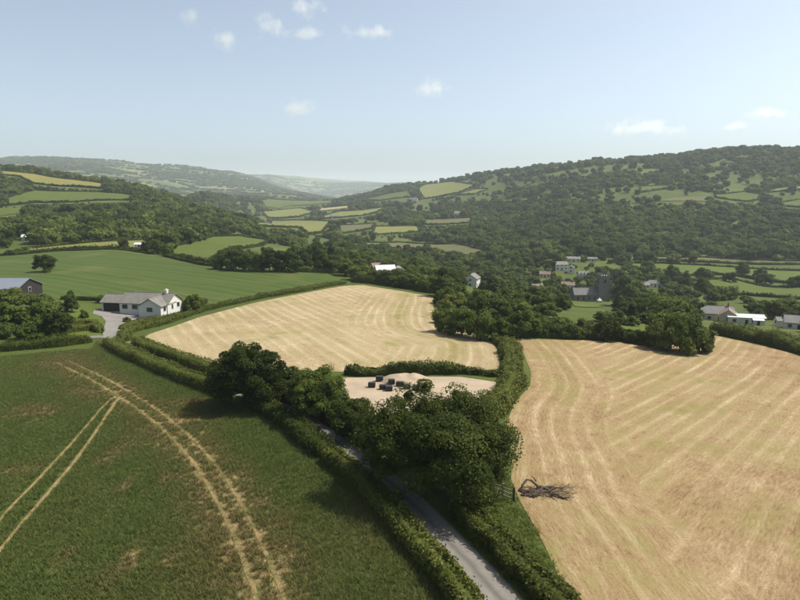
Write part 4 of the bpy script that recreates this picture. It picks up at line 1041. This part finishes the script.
def clear_sight(px, py, top, half, Yd):
    ok = np.ones(px.shape, bool)
    for x0, x1, y0, y1, D in PXB:
        ok &= ~((Yd < D + 3) & (px + half > x0) & (px - half < x1) & (top < y1) & (py > y0))
    return ok
def field_px(px, py, pad=0.0):
    m = np.zeros(px.shape, bool)
    for pix, *_ in FIELDS + [(CROP,)]: m |= inside(px, py, pix)
    return m
def in_field_world(X, Y):
    m = np.zeros(X.shape, bool)
    for P, D in FW: m |= inside(X, Y, P)
    for P in (MID, RIGHT, PAD, WHEAT, DRIVE): m |= inside(X, Y, P)
    return m | inside(X, Y, gp(CROP))
# village and mid-distance trees, one by one
X, Y = jitter(-60, 330, 165, 640, 7.6); Z = height(X, Y); px, py, dep = proj(X, Y, Z)
m = inside(px, py, VILL) & ~in_field_world(X, Y) & clear_of(X, Y, 1.5)
X, Y, Z, px, py, dep = [v[m] for v in (X, Y, Z, px, py, dep)]
den = vnoise(X / 34, Y / 34, 21); sz = RNG.choice([.55, .75, 1.0, 1.2], len(X), p=[.3, .25, .3, .15]) * RNG.uniform(.85, 1.15, len(X))
wid = 9.0 * sz; hgt = 8.2 * sz * RNG.uniform(.85, 1.15, len(X))
m = ((den > .26) | (sz < .7)) & clear_sight(px, py, py - hgt / dep * F, wid / 2 / dep * F * .8, Y) & ((px > 650) * (RNG.random(len(X)) < .45) | (px <= 650) & (RNG.random(len(X)) < .78))
# nothing tall right behind the hay field edge where the village shows through
idx = np.nonzero(m)[0]; order = idx[np.argsort(-(wid / dep)[idx])][:205]; rest = np.setdiff1d(idx, order)
print('village trees', len(order), 'rest', len(rest))
LM = [('the white roofed house in the trees', 388, 268), ('the tall pale gabled house', 472, 278), ('the church tower', 602, 284), ('the large white village house', 560, 262), ('the low pale roofed building', 637, 285),
      ('the slate farmhouse', 712, 310), ('the bright white roof', 744, 316), ('the house at the right edge', 797, 323), ('the cream village house', 583, 266), ('the tiled cottage in the trees', 516, 281), ('the white walled cottage', 655, 276),
      ('the dark slate cottage', 628, 275), ('the thicket by the pale field', 480, 318), ('the dark round tree by the golden field', 609, 325), ('the round tree clump', 680, 325), ('the top of the pale field', 400, 290), ('the lone pasture tree', 742, 268), ('the dark copse', 262, 262)]
NTH = ['nearest', 'second', 'third', 'fourth', 'fifth', 'sixth', 'seventh', 'eighth', 'ninth', 'tenth', 'eleventh', 'twelfth', 'thirteenth', 'fourteenth', 'fifteenth', 'sixteenth', 'seventeenth', 'eighteenth', 'nineteenth', 'twentieth', 'twenty-first', 'twenty-second', 'twenty-third', 'twenty-fourth']
LAB, slots = {}, {}
for k in order:
    cy_ = py[k] - hgt[k] / dep[k] * F * .5
    d_ = [(math.hypot((px[k] - q[1]) * .8, (cy_ - q[2]) * 1.6), q) for q in LM]; d_.sort(key=lambda q: q[0]); dd, q = d_[0]
    ax, ay = px[k] - q[1], (cy_ - q[2]) * 1.6
    sd = ('right of' if ax > 0 else 'left of') if abs(ax) > abs(ay) else ('below' if ay > 0 else 'above')
    slots.setdefault((q[0], sd, 'small' if sz[k] < .7 else 'large' if sz[k] > 1.05 else 'middling'), []).append((dd, k))
for (lm, sd, size), v in slots.items():
    v.sort()
    for i_, (dd, k) in enumerate(v):
        LAB[k] = ('%s green tree %s %s' % (size, sd, lm) + (', %s one outward' % NTH[i_] if len(v) > 1 else ''), 'village and farm trees beyond the hay fields')
keys = ['round0', 'round1', 'round2', 'round3', 'round4', 'tall0', 'tall1', 'pine']
for k in order:
    q = random.choices(keys, [4, 4, 3, 3, 4, 1, 1, .5])[0] if sz[k] > .62 else random.choice(['bush0', 'bush1', 'bush2', 'round0'])
    lb, gr = LAB[k]
    put_tree(q, (X[k], Y[k], Z[k] - .1), wid[k] * (.75 if q in ('tall0', 'tall1', 'pine') else 1), hgt[k] * (1.25 if q in ('tall0', 'tall1', 'pine') else 1), lb, 'tree', gr)
FX, FY, FZ, FW_, FH = [X[rest]], [Y[rest]], [Z[rest]], [wid[rest]], [hgt[rest]]
# woods: everything on the hills that is not open field in the photograph
for (y0, y1, s, base) in [(335, 760, 8.4, 9.6), (760, 1250, 9.4, 10.8), (1250, 2150, 11.5, 12.5)]:
    xm = y1 * .78
    X, Y = jitter(-xm, xm, y0, y1, s); m = np.abs(X) < Y * .78 + 30; X, Y = X[m], Y[m]
    Z = height(X, Y); px, py, dep = proj(X, Y, Z)
    h = base * np.where(RNG.random(len(X)) < .25, RNG.uniform(.45, .7, len(X)), RNG.uniform(.75, 1.3, len(X))) * (.85 + .3 * vnoise(X / 60, Y / 60, 31))
    m = ~inside(px, py, VILL) & (py < 264) & ~in_field_world(X, Y) & ~field_px(px, py - 1) & clear_of(X, Y, 1.0)
    # keep a view over each field's near edge
    for _q in range(6):
        bad = field_px(px, py - h * 1.0 / dep * F) | field_px(px, py - h * .55 / dep * F); h = np.where(bad & (RNG.random(len(X)) < .93), h * .72, h)
    m &= h > 1.6
    valley = (px > 235) & (px < 440) & (py > 197)
    m &= RNG.random(len(X)) < np.where(valley, np.where(vnoise(X / 45, Y / 45, 33) > .63, .9, .06), .93)
    hill = np.clip((vnoise(X / 110, Y / 70, 35) - .25) * 3.2, .3, 1); hill = np.where(py < 204, hill * np.clip((vnoise(X / 55, Y / 40, 36) - .25) * 2.4, .18, 1), np.maximum(hill, .7)); m &= RNG.random(len(X)) < np.where(px > 420, hill, 1)
    m &= clear_sight(px, py, py - h / dep * F, base * .5 / dep * F, Y)
    X, Y, Z, h = X[m], Y[m], Z[m], h[m]
    FX.append(X); FY.append(Y); FZ.append(Z); FW_.append(h * RNG.uniform(.9, 1.25, len(X))); FH.append(h)
X, Y, Z, wd, h = [np.concatenate(v) for v in (FX, FY, FZ, FW_, FH)]
px, py, dep = proj(X, Y, Z)
left = px < 330
for nm, m, lb in (('left_woodland', left & (dep < 2300), 'dense dark wood on the slope behind the green crop at the left'), ('right_woodland', ~left & (dep < 2300), 'wood covering the long hill behind the village')):
    n = m.sum(); print(nm, n)
    o = scatter_gn('woodland', np.column_stack([X, Y, Z - .3])[m], np.column_stack([wd[m] / 10, wd[m] / 10, h[m] / 9]), RNG.uniform(0, 6.28, n), RNG.integers(0, 6, n), FARP)
    tag(o, lb, 'woodland')
# far hedgerows and woods beyond two kilometres
X, Y = jitter(-5600, 2200, 2150, 7600, 21); m = (np.abs(X) < Y * .74); X, Y = X[m], Y[m]
def vor_edge(X, Y, s):
    gx, gy = np.floor(X / s), np.floor(Y / s); d = np.full((2,) + X.shape, 1e9)
    for a in (-1, 0, 1):
        for b in (-1, 0, 1):
            i, j = gx + a, gy + b; hx = np.sin(i * 127.1 + j * 311.7) * 43758.5; hy = np.sin(i * 269.5 + j * 183.3) * 43758.5
            q = np.hypot((i + hx - np.floor(hx)) * s - X, (j + hy - np.floor(hy)) * s - Y)
            lo = np.minimum(q, d[0]); d[1] = np.minimum(d[1], np.maximum(q, d[0])); d[0] = lo
    return d[1] - d[0]
wood = vnoise(X / 520, Y / 520, 41) * .65 + vnoise(X / 190, Y / 190, 42) * .35
m = (vor_edge(X, Y, 210) < 26) & (RNG.random(len(X)) < .8) | (wood > .6)
X, Y = X[m], Y[m]; Z = height(X, Y); px, py, dep = proj(X, Y, Z); m = (px > -30) & (px < 560); X, Y, Z = X[m], Y[m], Z[m]
n = len(X); print('far', n); h = RNG.uniform(9, 15, n); wd = RNG.uniform(18, 30, n)
tag(scatter_gn('woodland', np.column_stack([X, Y, Z - 1]), np.column_stack([wd / 10, wd / 10, h / 9]), RNG.uniform(0, 6.28, n), RNG.integers(0, 6, n), FARP), 'hazy far hedgerows and woods on the distant hills', 'woodland')

# ------------------------------------------------------------------ wheat and grass
def tuft(name, n, h, spread, wid, mat, lean=.35):
    P = RNG.normal(size=(n, 2)) * spread; V, Q, T = [], [], []
    for k in range(n):
        x, y = P[k]; a = RNG.random() * 6.28; hh = h * RNG.uniform(.7, 1.15); l = lean * hh * RNG.normal(size=2)
        dx, dy = math.cos(a) * wid, math.sin(a) * wid; t = RNG.random(); b = len(V)
        V += [(x-dx, y-dy, -.03), (x+dx, y+dy, -.03), (x+l[0]*.4+dx*.9, y+l[1]*.4+dy*.9, hh*.6), (x+l[0]*.4-dx*.9, y+l[1]*.4-dy*.9, hh*.6), (x+l[0]+dx*.25, y+l[1]+dy*.25, hh), (x+l[0]-dx*.25, y+l[1]-dy*.25, hh)]
        Q += [(b, b+1, b+2, b+3), (b+3, b+2, b+4, b+5)]; T += [t] * 6
    return bpy.data.objects.new(name, mesh_np(name, V, Q, G[mat], {'tone': T}))
WT = [tuft('wheat_tuft', 24, .34, .13, .022, 'wheat', .6) for _ in range(4)]
X, Y = jitter(-125, 45, 26, 128, .39)
m = inside(X, Y, WHEAT); X, Y = X[m], Y[m]; pz = height(X, Y); px, py, _ = proj(X, Y, pz); m = (px > -110) & (px < 520) & (py < 760); X, Y = X[m], Y[m]
bare = np.clip(bare_at(X, Y) * 1.3 * (.3 + 1.1 * vnoise(X / 1.6, Y / 1.6, 51)), 0, 1); k = RNG.random(len(X)) > bare * .36
dry = np.clip(bare * .9 + 1.0 * np.clip(vnoise(X / 15, Y / 24, 53) * .65 + vnoise(X / 4, Y / 7, 54) * .35 - .45, 0, 1), 0, 1)
for L, hw in TRACKS: k &= dist_line(X, Y, L)[0] > hw + .18
X, Y, dry = X[k], Y[k], dry[k]; n = len(X); print('wheat', n)
sc = (.8 + .35 * vnoise(X / 2.5, Y / 2.5, 52))[:, None] * RNG.uniform(.85, 1.15, (n, 3))
tag(scatter_gn('wheat_crop', np.column_stack([X, Y, height(X, Y) + .04]), sc, RNG.uniform(0, 6.28, n), RNG.integers(0, 4, n), WT, dry), 'dark green wheat plants covering the field in the left foreground', 'wheat')
GT = [tuft('grass_tuft', 24, .24, .2, .03, 'grass', .9) for _ in range(3)]
gv = [o for o in bpy.data.objects if o.name.startswith('grass_verge')][0]
VP = gp([(508,640),(498,585),(470,540),(452,510),(455,470),(505,470),(515,497),(530,523),(545,549),(556,574),(575,606),(600,650)])
X, Y = jitter(-10, 30, 34, 80, .36); m = inside(X, Y, VP) & (dist_line(X, Y, LANE)[0] > 1.9) & (RNG.random(len(X)) < .4 + .6 * vnoise(X / 2, Y / 2, 55))
X, Y = X[m], Y[m]; n = len(X); print('grass', n)
tag(scatter_gn('verge_grass', np.column_stack([X, Y, height(X, Y) + .03]), np.repeat(RNG.uniform(.6, 1.3, (n, 1)), 3, 1), RNG.uniform(0, 6.28, n), RNG.integers(0, 3, n), GT), 'rough green grass between the foreground hedge and the golden hay field', 'grass')

# ------------------------------------------------------------------ haze
m, t, o = nodes('thin_haze'); b = NB(t)
pv = b.n('ShaderNodeVolumePrincipled'); pv.inputs['Color'].default_value = (.82, .91, 1.0, 1); pv.inputs['Density'].default_value = 1.0e-4; pv.inputs['Anisotropy'].default_value = .1
b.l(pv.outputs[0], o.inputs['Volume'])
hb = MB().box(-15500, 15500, -15500, 15500, float(nz.min()) - 3, max(float(nz.max()), 150) + 45).build('haze', m)
tag(hb, 'thin pale blue haze over the whole valley', 'haze', kind='stuff')

# ------------------------------------------------------------------ small fair-weather clouds, high above the haze
m, t, o = nodes('cloud_vapour'); b = NB(t)
tc = b.n('ShaderNodeTexCoord').outputs['Object']
ln = b.n('ShaderNodeVectorMath', operation='LENGTH'); b.l(tc, ln.inputs[0])
n1 = b.noise(.0075, 8, None, .7)
d = b.math('SUBTRACT', b.math('ADD', b.math('MULTIPLY', n1, 2.6), -.85), b.math('MULTIPLY', ln.outputs['Value'], .95))
d = b.math('MULTIPLY', b.math('MAXIMUM', d, 0.0), .015)
pv = b.n('ShaderNodeVolumePrincipled'); pv.inputs['Color'].default_value = (1, 1, 1, 1); b.l(d, pv.inputs['Density']); pv.inputs['Anisotropy'].default_value = .5
b.l(pv.outputs[0], o.inputs['Volume'])
bm = bmesh.new(); bmesh.ops.create_icosphere(bm, subdivisions=3, radius=1.0); cme = bpy.data.meshes.new('cloud'); bm.to_mesh(cme); bm.free(); cme.materials.append(m)
for px_, py_, w_, h_, lb in [(642,128,95,18,'long flat cloud low over the wooded hill'),(764,113,40,14,'small bright cloud low in the right of the sky'),(733,127,34,10,'faint wisp under the small bright cloud at the right'),
     (295,108,40,16,'small cloud in the middle left, low in the sky'),(431,88,34,18,'small faint cloud in the middle of the sky'),(225,38,32,26,'puffy small cloud left of the large upper cloud'),(188,17,24,18,'leftmost little cloud near the top'),
     (268,27,40,24,'larger cloud near the top left of the middle'),(303,34,44,16,'flat cloud trailing right of the larger top cloud'),(306,8,36,24,'cloud cut near the top edge above the flat cloud'),(370,32,60,16,'long thin cloud near the top middle')]:
    D = 5200; p = atY(px_, py_, D); s_ = D / F
    c_ = obj('cloud', cme, loc=p); c_.scale = (w_ * s_ * .8, h_ * s_ * (1.0 if py_ < 80 else 2.2), h_ * s_ * .75); tag(c_, lb, 'cloud', 'small clouds')
